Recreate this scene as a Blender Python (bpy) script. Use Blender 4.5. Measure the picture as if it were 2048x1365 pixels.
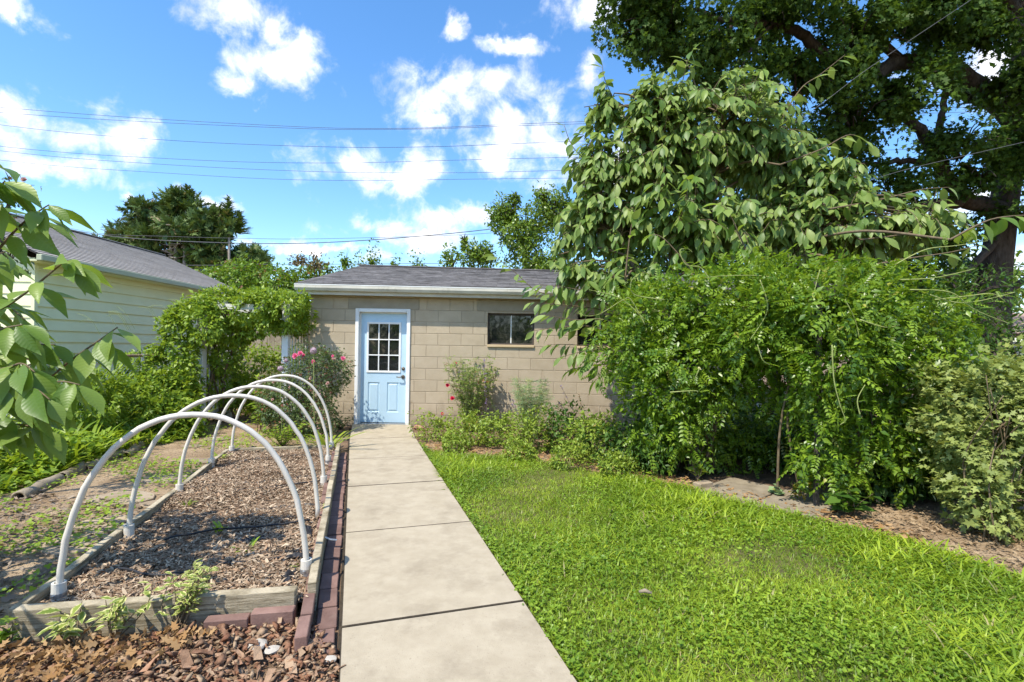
import bpy, bmesh, math, random
import numpy as np
from mathutils import Vector, Matrix

for o in list(bpy.data.objects):
    bpy.data.objects.remove(o)
scene = bpy.context.scene
COL = scene.collection
R = random.Random(11)
rng = np.random.default_rng(11)
rad = math.radians

# ------------------------------------------------------------------ camera
FPX, CAMZ, ROLL, HOR = 1000.0, 1.4, rad(0.9), 14.0
cam = bpy.data.cameras.new("camera")
cam.sensor_width = 36.0
cam.lens = 36.0 * FPX / 2048.0
cam.shift_y = HOR / 2048.0
cam.clip_start, cam.clip_end = 0.05, 2000.0
cam_ob = bpy.data.objects.new("camera", cam)
COL.objects.link(cam_ob)
cam_ob.matrix_world = (Matrix.Translation((0, 0, CAMZ)) @ Matrix.Rotation(rad(90), 4, 'X') @ Matrix.Rotation(ROLL, 4, 'Z'))
scene.camera = cam_ob


def ray(px, py):
    u, v = px - 1024.0, py - 682.5 - HOR
    c, s = math.cos(ROLL), math.sin(ROLL)
    return (u * c + v * s) / FPX, (-u * s + v * c) / FPX


def P(px, py, D):
    x, y = ray(px, py)
    return Vector((x * D, D, CAMZ - y * D))


def G(px, py, z=0.0):
    x, y = ray(px, py)
    D = (CAMZ - z) / y
    return Vector((x * D, D, z))


# ------------------------------------------------------------------ world: sky with clouds
SUN_TRAVEL = Vector((0.40, 0.50, -1.0)).normalized()
SUN_EL = math.asin(-SUN_TRAVEL.z)
to_sun = -SUN_TRAVEL
world = bpy.data.worlds.new("World")
scene.world = world
world.use_nodes = True
wn, wl = world.node_tree.nodes, world.node_tree.links
wn.clear()


def wnode(t, **kw):
    n = wn.new(t)
    for k, v in kw.items():
        setattr(n, k, v)
    return n


def wmath(op, a, b=None, clamp=False):
    n = wnode('ShaderNodeMath', operation=op, use_clamp=clamp)
    for i, v in enumerate((a, b)):
        if v is None:
            continue
        if isinstance(v, (int, float)):
            n.inputs[i].default_value = v
        else:
            wl.new(v, n.inputs[i])
    return n.outputs[0]


tc = wnode('ShaderNodeTexCoord')
sky = wnode('ShaderNodeTexSky', sky_type='NISHITA')
sky.sun_disc = False
sky.sun_elevation = SUN_EL
sky.sun_rotation = math.atan2(to_sun.x, to_sun.y)
sky.air_density, sky.dust_density, sky.ozone_density = 1.0, 0.4, 2.2
sep = wnode('ShaderNodeSeparateXYZ')
wl.new(tc.outputs['Generated'], sep.inputs[0])
az = wmath('ARCTAN2', sep.outputs[0], sep.outputs[1])
el = wmath('ARCSINE', sep.outputs[2])
comb = wnode('ShaderNodeCombineXYZ')
wl.new(az, comb.inputs[0])
wl.new(el, comb.inputs[1])


def wnoise(scale, detail, rough, src=None, dist=0.0):
    n = wnode('ShaderNodeTexNoise')
    n.inputs['Scale'].default_value = scale
    n.inputs['Detail'].default_value = detail
    n.inputs['Roughness'].default_value = rough
    n.inputs['Distortion'].default_value = dist
    wl.new(src or tc.outputs['Generated'], n.inputs['Vector'])
    return n


n_warp = wnoise(9.0, 6.0, 0.6)
n_w2 = wnoise(7.0, 7.0, 0.62)
wv = wnode('ShaderNodeVectorMath', operation='SUBTRACT')
wl.new(n_w2.outputs['Color'], wv.inputs[0])
wv.inputs[1].default_value = (.5, .5, .5)
wv2 = wnode('ShaderNodeVectorMath', operation='SCALE')
wl.new(wv.outputs[0], wv2.inputs[0])
wv2.inputs['Scale'].default_value = 0.14
wv3 = wnode('ShaderNodeVectorMath', operation='ADD')
wl.new(comb.outputs[0], wv3.inputs[0])
wl.new(wv2.outputs[0], wv3.inputs[1])
wv4 = wnode('ShaderNodeVectorMath', operation='MULTIPLY')
wl.new(wv3.outputs[0], wv4.inputs[0])
wv4.inputs[1].default_value = (1, 1, 0)
n_fine = wnoise(14.0, 9.0, 0.62, dist=0.3)
# small clouds: centre and half sizes as bearings on the sky (radians)
CLOUDS = [(15, 25, 70, 42), (455, 5, 95, 32), (545, 60, 38, 26), (545, 118, 92, 42), (455, 165, 52, 34), (600, 125, 48, 32),
          (15, 205, 62, 48), (120, 262, 95, 46), (255, 258, 66, 50), (90, 335, 125, 36), (20, 280, 60, 60), (910, 55, 26, 17),
          (1030, 92, 60, 16), (1172, 95, 26, 60), (1150, 10, 80, 32), (895, 200, 95, 46), (860, 245, 44, 28), (985, 178, 46, 30),
          (1085, 255, 92, 78), (1010, 320, 115, 52), (775, 352, 125, 48), (800, 388, 64, 22), (715, 330, 42, 34),
          (765, 465, 78, 26), (925, 438, 85, 32), (540, 478, 62, 14), (265, 400, 17, 13), (440, 408, 48, 15),
          (70, 448, 46, 20), (860, 480, 120, 20), (1300, 330, 130, 60), (1960, 120, 120, 60),
          (1900, 420, 160, 50), (2010, 520, 120, 40), (640, 495, 160, 10)]
field = None
for (px, py, rx, ry) in CLOUDS:
    x, y = ray(px, py)
    a0, e0 = math.atan2(x, 1), math.atan2(-y, math.hypot(x, 1))
    k = math.cos(a0) ** 1.5
    sub = wnode('ShaderNodeVectorMath', operation='SUBTRACT')
    wl.new(wv4.outputs[0], sub.inputs[0])
    sub.inputs[1].default_value = (a0, e0, 0)
    mul = wnode('ShaderNodeVectorMath', operation='MULTIPLY')
    wl.new(sub.outputs[0], mul.inputs[0])
    mul.inputs[1].default_value = (FPX / (rx * 1.18) / k, FPX / (ry * 1.1) / max(k, .5), 0)
    ln = wnode('ShaderNodeVectorMath', operation='LENGTH')
    wl.new(mul.outputs[0], ln.inputs[0])
    field = ln.outputs['Value'] if field is None else wmath('SMOOTH_MIN', field, ln.outputs['Value'])
    if field.node.type == 'MATH':
        field.node.inputs[2].default_value = 0.25
blob = wmath('SUBTRACT', 1.0, field)
# everywhere else the same kind of broken cumulus from noise
n_big = wnoise(3.2, 5.0, 0.55)
els = wmath('MULTIPLY', wmath('SUBTRACT', n_big.outputs[0], 0.56), 6.0)
inview = wmath('MULTIPLY', wmath('LESS_THAN', wmath('ABSOLUTE', az), 0.86), wmath('LESS_THAN', el, 0.62))
els = wmath('SUBTRACT', els, wmath('MULTIPLY', inview, 9.0))
f2 = wmath('MAXIMUM', blob, els)
dens = wmath('ADD', f2, wmath('MULTIPLY', wmath('SUBTRACT', n_fine.outputs[0], 0.50), 3.4))
dens = wmath('ADD', dens, wmath('MULTIPLY', wmath('SUBTRACT', n_warp.outputs[0], 0.5), 1.3))
mask = wnode('ShaderNodeMapRange', interpolation_type='SMOOTHSTEP')
wl.new(dens, mask.inputs[0])
mask.inputs[1].default_value, mask.inputs[2].default_value = -0.2, 1.15
# cloud body: bright, greyer underneath and where thin
n_sh = wnoise(11.0, 5.0, 0.6)
shade = wnode('ShaderNodeMapRange')
wl.new(wmath('ADD', n_sh.outputs[0], wmath('MULTIPLY', dens, 0.18)), shade.inputs[0])
shade.inputs[1].default_value, shade.inputs[2].default_value = 0.40, 0.80
ccol = wnode('ShaderNodeMix', data_type='RGBA')
wl.new(shade.outputs[0], ccol.inputs[0])
ccol.inputs[6].default_value = (4.9, 5.1, 5.8, 1)
ccol.inputs[7].default_value = (7.6, 7.6, 7.6, 1)
hs = wnode('ShaderNodeHueSaturation')
hs.inputs['Saturation'].default_value = 1.24
hs.inputs['Value'].default_value = 1.32
wl.new(sky.outputs[0], hs.inputs['Color'])
mixc = wnode('ShaderNodeMix', data_type='RGBA')
wl.new(mask.outputs[0], mixc.inputs[0])
wl.new(hs.outputs[0], mixc.inputs[6])
wl.new(ccol.outputs[2], mixc.inputs[7])
bg = wnode('ShaderNodeBackground')
bg.inputs['Strength'].default_value = 0.15
wl.new(mixc.outputs[2], bg.inputs['Color'])
wo_ = wnode('ShaderNodeOutputWorld')
wl.new(bg.outputs[0], wo_.inputs['Surface'])

# ------------------------------------------------------------------ sun and exposure
sl = bpy.data.lights.new("sun", 'SUN')
sl.energy = 4.2
sl.angle = rad(0.5)
sl.color = (1.0, 0.94, 0.82)
so = bpy.data.objects.new("sun", sl)
COL.objects.link(so)
so.rotation_euler = SUN_TRAVEL.to_track_quat('-Z', 'Y').to_euler()
so.location = (-8, -10, 20)
scene.view_settings.view_transform = 'Standard'
scene.view_settings.look = 'None'
scene.view_settings.gamma = 1.0
scene.view_settings.exposure = 0.62
scene.render.engine = 'CYCLES'
cy = scene.cycles
cy.use_denoising = True
cy.max_bounces = 8
cy.transparent_max_bounces = 8
cy.diffuse_bounces = 4
cy.transmission_bounces = 4
cy.caustics_reflective = cy.caustics_refractive = False

# ------------------------------------------------------------------ materials


def _nt(name):
    m = bpy.data.materials.new(name)
    m.use_nodes = True
    nt = m.node_tree
    nt.nodes.clear()
    return m, nt


def N(nt, t, ins=None, **kw):
    n = nt.nodes.new(t)
    for k, v in kw.items():
        setattr(n, k, v)
    for k, v in (ins or {}).items():
        if hasattr(v, 'is_output'):
            nt.links.new(v, n.inputs[k])
        else:
            n.inputs[k].default_value = v
    return n


def c4(c):
    return (c[0], c[1], c[2], 1.0)


def mixc_(nt, f, a, b, mode='MIX'):
    n = N(nt, 'ShaderNodeMix', data_type='RGBA', blend_type=mode)
    for i, v in ((0, f), (6, a), (7, b)):
        if hasattr(v, 'is_output'):
            nt.links.new(v, n.inputs[i])
        else:
            n.inputs[i].default_value = v if i == 0 else c4(v)
    return n.outputs[2]


def mr(nt, v, a, b, c=0.0, d=1.0):
    n = N(nt, 'ShaderNodeMapRange', {0: v, 1: a, 2: b, 3: c, 4: d})
    return n.outputs[0]


def noise(nt, vec, scale, detail=6.0, rough=0.6, dist=0.0):
    n = N(nt, 'ShaderNodeTexNoise', {'Scale': scale, 'Detail': detail, 'Roughness': rough, 'Distortion': dist})
    nt.links.new(vec, n.inputs['Vector'])
    return n.outputs[0]


def mat(name, ca, cb, scale=6.0, rough=0.85, bump=0.3, bscale=60.0, rnd=None, rc=None, stain=None, stretch=(1, 1, 1),
        spec=0.25, local=False, speck=None, metal=0.0, bdist=0.01, lo=.35, hi=.65, vr=(.78, 1.2), splash=None):
    """two-tone noise colour + fine bump; rnd: 'obj' or 'attr' spreads brightness (or towards rc) piece by piece"""
    m, nt = _nt(name)
    if local:
        vec = N(nt, 'ShaderNodeTexCoord').outputs['Object']
    else:
        vec = N(nt, 'ShaderNodeNewGeometry').outputs['Position']
    sv = N(nt, 'ShaderNodeVectorMath', {0: vec, 1: stretch}, operation='MULTIPLY').outputs[0]
    col = mixc_(nt, mr(nt, noise(nt, sv, scale, 8), lo, hi), ca, cb)
    if speck:
        sp = noise(nt, vec, speck[1], 3, .7)
        col = mixc_(nt, mr(nt, sp, speck[2], speck[2] + .06), col, speck[0])
    if stain:
        st = noise(nt, vec, stain[1], 7, .7, 0.0)
        col = mixc_(nt, mr(nt, st, stain[2], stain[2] + .18, 0, stain[3]), col, stain[0])
    if rnd:
        if rnd == 'obj':
            r = N(nt, 'ShaderNodeObjectInfo').outputs['Random']
        else:
            r = N(nt, 'ShaderNodeAttribute', attribute_name='rnd').outputs['Fac']
        if rc:
            col = mixc_(nt, mr(nt, r, .15, .95), col, rc)
        hsn = N(nt, 'ShaderNodeHueSaturation', {'Color': col})
        r2 = N(nt, 'ShaderNodeMath', {0: N(nt, 'ShaderNodeMath', {0: r, 1: 7.31}, operation='MULTIPLY').outputs[0]}, operation='FRACT').outputs[0]
        nt.links.new(mr(nt, r2, 0, 1, vr[0], vr[1]), hsn.inputs['Value'])
        col = hsn.outputs[0]
    if splash:
        zz = N(nt, 'ShaderNodeSeparateXYZ', {0: vec}).outputs[2]
        zn = N(nt, 'ShaderNodeMath', {0: zz, 1: mr(nt, noise(nt, vec, 4, 6, .65), .25, .75, -.35, .35)}, operation='ADD').outputs[0]
        col = mixc_(nt, mr(nt, zn, .0, .42, .7, 0.0), col, splash)
    b = N(nt, 'ShaderNodeBsdfPrincipled', {'Base Color': col, 'Roughness': rough, 'Specular IOR Level': spec, 'Metallic': metal})
    if bump:
        bn = N(nt, 'ShaderNodeBump', {'Strength': bump, 'Distance': bdist, 'Height': noise(nt, sv, bscale, 5, .65)})
        nt.links.new(bn.outputs[0], b.inputs['Normal'])
    o = N(nt, 'ShaderNodeOutputMaterial')
    nt.links.new(b.outputs[0], o.inputs[0])
    return m


def leafmat(name, ca, cb, ct=None, trans=0.35, rough=0.45, spec=0.35, vein=0.0, edge=None, obj=False, patch=0.0, odd=None):
    """leaf: colour spread per leaf (attribute rnd or object random), light showing through, optional veins and pale edges"""
    ca, cb = [(c[0] * 1.22, c[1] * 1.1, c[2] * .8) if c[1] > c[0] else c for c in (ca, cb)]
    m, nt = _nt(name)
    if obj:
        r = N(nt, 'ShaderNodeObjectInfo').outputs['Random']
    else:
        r = N(nt, 'ShaderNodeAttribute', attribute_name='rnd').outputs['Fac']
    col = mixc_(nt, r, ca, cb)
    r2 = N(nt, 'ShaderNodeMath', {0: N(nt, 'ShaderNodeMath', {0: r, 1: 13.7}, operation='MULTIPLY').outputs[0]}, operation='FRACT').outputs[0]
    if odd:
        col = mixc_(nt, mr(nt, r2, 1 - odd[1] - .005, 1 - odd[1] + .005), col, odd[0])
    if patch:
        pos = N(nt, 'ShaderNodeNewGeometry').outputs['Position']
        hsp = N(nt, 'ShaderNodeHueSaturation', {'Color': col})
        pn = noise(nt, pos, patch, 3, .6)
        nt.links.new(mr(nt, pn, .3, .7, .62, 1.35), hsp.inputs['Value'])
        nt.links.new(mr(nt, pn, .3, .7, .515, .485), hsp.inputs['Hue'])
        col = hsp.outputs[0]
    nrm = None
    if vein or edge:
        lc = N(nt, 'ShaderNodeAttribute', attribute_name='lc').outputs['Vector']
        s = N(nt, 'ShaderNodeSeparateXYZ', {0: lc})
        ax = N(nt, 'ShaderNodeMath', {0: s.outputs[0]}, operation='ABSOLUTE').outputs[0]
        if vein:
            ph = N(nt, 'ShaderNodeMath', {0: N(nt, 'ShaderNodeMath', {0: s.outputs[1], 1: 1.0}, operation='MULTIPLY').outputs[0],
                                          1: N(nt, 'ShaderNodeMath', {0: ax, 1: 0.75}, operation='MULTIPLY').outputs[0]}, operation='SUBTRACT').outputs[0]
            w = N(nt, 'ShaderNodeMath', {0: N(nt, 'ShaderNodeMath', {0: ph, 1: 72.0}, operation='MULTIPLY').outputs[0]}, operation='SINE').outputs[0]
            mid = mr(nt, ax, .0, .022, 1.0, 0.0)
            line = N(nt, 'ShaderNodeMath', {0: mr(nt, w, .72, 1.0), 1: mid}, operation='MAXIMUM').outputs[0]
            col = mixc_(nt, N(nt, 'ShaderNodeMath', {0: line, 1: vein}, operation='MULTIPLY').outputs[0], col, (.26, .38, .12))
            bn = N(nt, 'ShaderNodeBump', {'Strength': .07, 'Distance': .01, 'Height': w})
            nrm = bn.outputs[0]
        if edge:
            wid = N(nt, 'ShaderNodeMath', {0: N(nt, 'ShaderNodeMath', {0: mr(nt, s.outputs[1], 0, 1, 0, math.pi)}, operation='SINE').outputs[0], 1: .23}, operation='MULTIPLY').outputs[0]
            rel = N(nt, 'ShaderNodeMath', {0: ax, 1: wid}, operation='DIVIDE').outputs[0]
            nz = noise(nt, N(nt, 'ShaderNodeNewGeometry').outputs['Position'], 90, 3)
            rel = N(nt, 'ShaderNodeMath', {0: rel, 1: mr(nt, nz, .3, .7, -.3, .3)}, operation='ADD').outputs[0]
            col = mixc_(nt, mr(nt, rel, .5, .62), col, edge)
    b = N(nt, 'ShaderNodeBsdfPrincipled', {'Base Color': col, 'Roughness': rough, 'Specular IOR Level': spec})
    if nrm:
        nt.links.new(nrm, b.inputs['Normal'])
    if ct is None:
        ct = (cb[0] * 1.7, cb[1] * 1.55, cb[2] * .7)
    tcol = mixc_(nt, .45, col, ct)
    t = N(nt, 'ShaderNodeBsdfTranslucent', {'Color': tcol})
    mx = N(nt, 'ShaderNodeMixShader', {0: trans, 1: b.outputs[0], 2: t.outputs[0]})
    o = N(nt, 'ShaderNodeOutputMaterial')
    nt.links.new(mx.outputs[0], o.inputs[0])
    return m


# ------------------------------------------------------------------ objects
OFF = {}


def setp(o, label=None, cat=None, group=None, kind=None):
    for k, v in (('label', label), ('category', cat), ('group', group), ('kind', kind)):
        if v:
            o[k] = v
    return o


def thing(name, label, cat, loc=(0, 0, 0), group=None):
    o = bpy.data.objects.new(name, None)
    o.empty_display_size = .1
    COL.objects.link(o)
    o.location = loc
    OFF[o.name] = Vector(loc)
    return setp(o, label, cat, group)


def link(name, me, parent=None, mtx=None):
    o = bpy.data.objects.new(name, me)
    COL.objects.link(o)
    off = OFF.get(parent.name, Vector((0, 0, 0))) if parent else Vector((0, 0, 0))
    w = Matrix.Translation(-off) @ (mtx if mtx else Matrix.Identity(4))
    o.parent = parent
    o.matrix_basis = w
    return o


class MB:
    def __init__(s):
        s.v, s.f, s.sm = [], [], False

    def box(s, c, size, rz=0.0, mtx=None):
        m = mtx or (Matrix.Translation(c) @ Matrix.Rotation(rz, 4, 'Z'))
        i = len(s.v)
        hx, hy, hz = size[0] / 2, size[1] / 2, size[2] / 2
        for sx, sy, sz in ((-1, -1, -1), (1, -1, -1), (1, 1, -1), (-1, 1, -1), (-1, -1, 1), (1, -1, 1), (1, 1, 1), (-1, 1, 1)):
            s.v.append(tuple(m @ Vector((sx * hx, sy * hy, sz * hz))))
        for f in ((0, 3, 2, 1), (4, 5, 6, 7), (0, 1, 5, 4), (1, 2, 6, 5), (2, 3, 7, 6), (3, 0, 4, 7)):
            s.f.append(tuple(i + k for k in f))
        return s

    def bar(s, a, b, w, h):
        """box from a to b, w across, h high"""
        a, b = Vector(a), Vector(b)
        d = b - a
        m = Matrix.Translation((a + b) / 2) @ d.to_track_quat('Y', 'Z').to_matrix().to_4x4()
        return s.box((0, 0, 0), (w, d.length, h), mtx=m)

    def tube(s, pts, rads, n=6, cap=True):
        pts = [Vector(p) for p in pts]
        if not hasattr(rads, '__len__'):
            rads = [rads] * len(pts)
        i0 = len(s.v)
        a = None
        for k, p in enumerate(pts):
            d = (pts[min(k + 1, len(pts) - 1)] - pts[max(k - 1, 0)])
            if d.length < 1e-6:
                d = Vector((0, 0, 1))
            d.normalize()
            if a is None:
                a = d.cross(Vector((0.13, 0.21, 1)) if abs(d.z) < .9 else Vector((1, .2, 0))).normalized()
            a = a - d * a.dot(d)
            a.normalize()
            b = d.cross(a)
            for j in range(n):
                t = 2 * math.pi * j / n
                s.v.append(tuple(p + (a * math.cos(t) + b * math.sin(t)) * rads[k]))
        for k in range(len(pts) - 1):
            for j in range(n):
                s.f.append((i0 + k * n + j, i0 + k * n + (j + 1) % n, i0 + (k + 1) * n + (j + 1) % n, i0 + (k + 1) * n + j))
        if cap:
            s.f.append(tuple(i0 + j for j in range(n))[::-1])
            e = i0 + (len(pts) - 1) * n
            s.f.append(tuple(e + j for j in range(n)))
        return s

    def face(s, *pts):
        i = len(s.v)
        s.v += [tuple(p) for p in pts]
        s.f.append(tuple(range(i, i + len(pts))))
        return s

    def lathe(s, c, prof, n=16, axis='Z'):
        i0 = len(s.v)
        for (r, h) in prof:
            for j in range(n):
                t = 2 * math.pi * j / n
                v = Vector((r * math.cos(t), r * math.sin(t), h))
                if axis == 'Y':
                    v = Vector((v.x, -v.z, v.y))
                s.v.append(tuple(Vector(c) + v))
        for k in range(len(prof) - 1):
            for j in range(n):
                s.f.append((i0 + k * n + j, i0 + k * n + (j + 1) % n, i0 + (k + 1) * n + (j + 1) % n, i0 + (k + 1) * n + j))
        return s

    def mesh(s, name, m, bevel=0.0, smooth=False):
        me = bpy.data.meshes.new(name)
        me.from_pydata(s.v, [], s.f)
        me.materials.append(m)
        if bevel:
            bm = bmesh.new()
            bm.from_mesh(me)
            bmesh.ops.bevel(bm, geom=list(bm.edges), offset=bevel, segments=1, affect='EDGES', profile=.5)
            bm.to_mesh(me)
            bm.free()
        bm = bmesh.new()
        bm.from_mesh(me)
        bmesh.ops.recalc_face_normals(bm, faces=bm.faces)
        bm.to_mesh(me)
        bm.free()
        if smooth:
            me.polygons.foreach_set('use_smooth', [True] * len(me.polygons))
        me.update()
        return me

    def build(s, name, m, parent=None, bevel=0.0, smooth=False):
        return link(name, s.mesh(name, m, bevel, smooth), parent)


# ---- leaf templates: y runs from stalk to tip, x across; (verts, triangles)
def T(v, f):
    return np.array(v, float), np.array(f, int)


LEAF = T([(0, 0, 0), (-.26, .38, .05), (.26, .38, .05), (0, .42, 0), (0, 1, -.10)], [(0, 3, 1), (0, 2, 3), (1, 3, 4), (3, 2, 4)])
NARROW = T([(0, 0, 0), (-.13, .4, .03), (.13, .4, .03), (0, .42, 0), (0, 1, -.12)], [(0, 3, 1), (0, 2, 3), (1, 3, 4), (3, 2, 4)])
ROUND = T([(0, 0, 0), (-.36, .2, .04), (-.4, .6, .05), (0, .95, -.03), (.4, .6, .05), (.36, .2, .04), (0, .45, -.02)],
          [(0, 6, 1), (1, 6, 2), (2, 6, 3), (3, 6, 4), (4, 6, 5), (5, 6, 0)])
NEEDLE = T([(-.03, 0, 0), (.03, 0, 0), (0, 1, 0)], [(0, 1, 2)])


def big_leaf(droop=.22, fold=.16, k=6):
    v, f = [], []
    ws = [0.0, .085, .165, .205, .185, .085, 0.0]
    for i in range(k + 1):
        y = i / k
        z = -droop * y * y
        w = ws[i]
        v += [(-w, y, z + fold * w * 1.5), (0, y, z), (w, y, z + fold * w * 1.5)]
    for i in range(k):
        a, b = 3 * i, 3 * i + 3
        f += [(a, a + 1, b + 1), (a, b + 1, b), (a + 1, a + 2, b + 2), (a + 1, b + 2, b + 1)]
    return T(v, f)


BIG = big_leaf()
SMALLBIG = big_leaf(.25, .2)


def blade(w=.05, bend=.35, k=3):
    v, f = [], []
    for i in range(k):
        y = i / k
        ww = w * (1 - .35 * y)
        z = -bend * y * y
        v += [(-ww, y, z), (ww, y, z)]
    v.append((0, 1 - .12 * bend, -bend))
    for i in range(k - 1):
        a = 2 * i
        f += [(a, a + 1, a + 3), (a, a + 3, a + 2)]
    f.append((2 * k - 2, 2 * k - 1, 2 * k))
    return T(v, f)


def lobed():
    o = [(0, 0), (-.36, .20), (-.17, .38), (-.46, .66), (-.14, .66), (0, 1.0), (.14, .66), (.46, .66), (.17, .38), (.36, .20)]
    v = [(x, y, -.1 * y + .12 * abs(x)) for x, y in o] + [(0, .45, -.04)]
    n = len(o)
    return T(v, [(i, (i + 1) % n, n) for i in range(n)])


LOBED = lobed()


def merge(parts):
    vs, fs, k = [], [], 0
    for v, f in parts:
        vs.append(v)
        fs.append(f + k)
        k += len(v)
    return np.vstack(vs), np.vstack(fs)


def placed(t, pos, ang, sc, tilt=0.0):
    v, f = t
    m = np.array((Matrix.Translation(pos) @ Matrix.Rotation(ang, 4, 'Z') @ Matrix.Rotation(tilt, 4, 'X') @ Matrix.Scale(sc, 4)))
    return v @ m[:3, :3].T + m[:3, 3], f


def pinnate(pairs=5, ll=.26, w=LEAF):
    """a compound leaf on the unit length with leaflets in pairs and one at the tip"""
    ps = []
    for i in range(pairs):
        y = .22 + .68 * i / (pairs - 1)
        z = -.25 * y * y
        for sgn in (-1, 1):
            ps.append(placed(w, (0, y, z), -sgn * rad(68 - 18 * y), ll * (1 - .2 * abs(y - .5)), -.2))
    ps.append(placed(w, (0, .9, -.22), 0, ll, -.3))
    ps.append((np.array([(-.008, 0, 0), (.008, 0, 0), (0, .5, -.06), (0, .95, -.23)]), np.array([(0, 1, 2), (0, 2, 3)])))
    return merge(ps)


PINN = pinnate()
ROSELEAF = pinnate(2, .42, LEAF)
TRIF = merge([placed(ROUND, (0, 0, 0), a, .5, .15) for a in (0, 2.1, -2.1)])
CHIP = T([(-.5, 0, 0), (.5, 0, 0), (-.4, .5, .16), (.45, .55, .12), (-.2, 1.0, .02), (.3, .95, 0), (0, .5, -.25)],
         [(0, 1, 3), (0, 3, 2), (2, 3, 5), (2, 5, 4), (0, 6, 1), (1, 6, 3), (3, 6, 5), (5, 6, 4), (4, 6, 2), (2, 6, 0)])


SLIVER = T([(-.5, 0, 0), (.5, .05, .06), (-.35, .6, .16), (.4, .55, .12), (.05, 1.0, 0)], [(0, 1, 3), (0, 3, 2), (2, 3, 4)])


def unit(a):
    return a / np.maximum(np.linalg.norm(a, axis=-1, keepdims=True), 1e-9)


def frames(axis, nrm):
    """rotation matrices whose y column is the axis and z near nrm"""
    y = unit(np.asarray(axis, float))
    x = unit(np.cross(y, nrm))
    z = np.cross(x, y)
    return np.stack([x, y, z], axis=-1)


def leaf_mesh(name, t, pos, M, sc, m, rnd=None, smooth=False, sx=None):
    v, f = t
    n, k = len(pos), len(v)
    sc = np.broadcast_to(np.asarray(sc, float), (n,))
    loc = np.broadcast_to(v, (n, k, 3))
    if sx is not None:
        loc = loc * np.stack([sx, np.ones(n), np.ones(n)], -1)[:, None, :]
    w = np.einsum('nij,nkj->nki', M, loc) * sc[:, None, None] + np.asarray(pos)[:, None, :]
    me = bpy.data.meshes.new(name)
    nv, nf = n * k, n * len(f)
    me.vertices.add(nv)
    me.vertices.foreach_set('co', w.reshape(-1).astype(np.float32))
    idx = (f[None] + (np.arange(n) * k)[:, None, None]).reshape(-1).astype(np.int32)
    me.loops.add(nf * 3)
    me.loops.foreach_set('vertex_index', idx)
    me.polygons.add(nf)
    me.polygons.foreach_set('loop_start', np.arange(nf, dtype=np.int32) * 3)
    me.polygons.foreach_set('loop_total', np.full(nf, 3, np.int32))
    if smooth:
        me.polygons.foreach_set('use_smooth', np.ones(nf, bool))
    if rnd is None:
        rnd = rng.random(n)
    a = me.attributes.new('rnd', 'FLOAT', 'FACE')
    a.data.foreach_set('value', np.repeat(rnd, len(f)).astype(np.float32))
    lc = me.attributes.new('lc', 'FLOAT_VECTOR', 'POINT')
    lc.data.foreach_set('vector', np.broadcast_to(v, (n, k, 3)).reshape(-1).astype(np.float32))
    me.materials.append(m)
    me.update(calc_edges=True)
    return me


def one_leaf(name, t, m, smooth=True):
    return leaf_mesh(name, t, np.zeros((1, 3)), np.eye(3)[None], [1.0], m, np.array([.5]), smooth)


_K = rng.normal(size=(24, 3))
_K = _K / np.linalg.norm(_K, axis=1, keepdims=True)
_PH = rng.random(24) * 6.28
_FR = np.linspace(1, 2.6, 24)


def nz(p, f=1.0):
    """cheap smooth noise, about -1..1"""
    return np.sin((p @ _K.T) * f * _FR * 2 + _PH).sum(-1) / 4.2


def rdir(n):
    return unit(rng.normal(size=(n, 3)))


def shell(ells, n, thick=.35, amp=.16, nf=1.6, core=.62, hole=None, zmin=.02):
    """points in the outer layer of a union of ellipsoids (cx,cy,cz,rx,ry,rz), with outward normals"""
    E = np.array(ells, float)
    area = (E[:, 3] * E[:, 4] + E[:, 3] * E[:, 5] + E[:, 4] * E[:, 5])
    P_, N_ = [], []
    got = 0
    while got < n:
        m = int((n - got) * 1.9) + 50
        k = rng.choice(len(E), m, p=area / area.sum())
        d = rdir(m)
        c, r = E[k, :3], E[k, 3:]
        q = 1 - thick * rng.random(m) ** 1.4
        p = c + d * r * q[:, None]
        p = c + (p - c) * (1 + amp * nz(p, nf))[:, None]
        ok = p[:, 2] > zmin
        for e in E:
            ok &= ~((((p - e[:3]) / e[3:]) ** 2).sum(1) < core ** 2)
        if hole:
            ok &= nz(p, hole[0]) > hole[1] + .15 * rng.normal(size=m)
        p, d = p[ok], unit(d / r)[ok]
        P_.append(p)
        N_.append(d)
        got += len(p)
    return np.vstack(P_)[:n], np.vstack(N_)[:n]


def foliage(name, parent, ells, n, size, t, m, droop=.4, out=.6, up=.7, jit=.6, thick=.35, amp=.16, nf=1.6, core=.62, hole=None,
            smooth=False, kind=None, spread=.25, zmin=.02):
    p, nr = shell(ells, n, thick, amp, nf, core, hole, zmin)
    n = len(p)
    ax = nr * out + rng.normal(size=(n, 3)) * jit + np.array([0, 0, -droop])
    no = nr * .7 + np.array([0, 0, up]) + rng.normal(size=(n, 3)) * .45
    me = leaf_mesh(name, t, p, frames(ax, no), size * (1 + spread * rng.normal(size=n)).clip(.45, 1.7), m, smooth=smooth)
    o = link(name, me, parent)
    if kind:
        o['kind'] = kind
    return o


def pe(px, py, D, rx, ry, rz):
    v = P(px, py, D)
    return (v.x, v.y, v.z, rx, ry, rz)


def inpoly(p, poly):
    x, y = p[:, 0], p[:, 1]
    ok = np.zeros(len(p), bool)
    n = len(poly)
    for i in range(n):
        x0, y0, x1, y1 = *poly[i][:2], *poly[(i + 1) % n][:2]
        c = ((y0 > y) != (y1 > y)) & (x < (x1 - x0) * (y - y0) / (y1 - y0 + 1e-12) + x0)
        ok ^= c
    return ok


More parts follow.
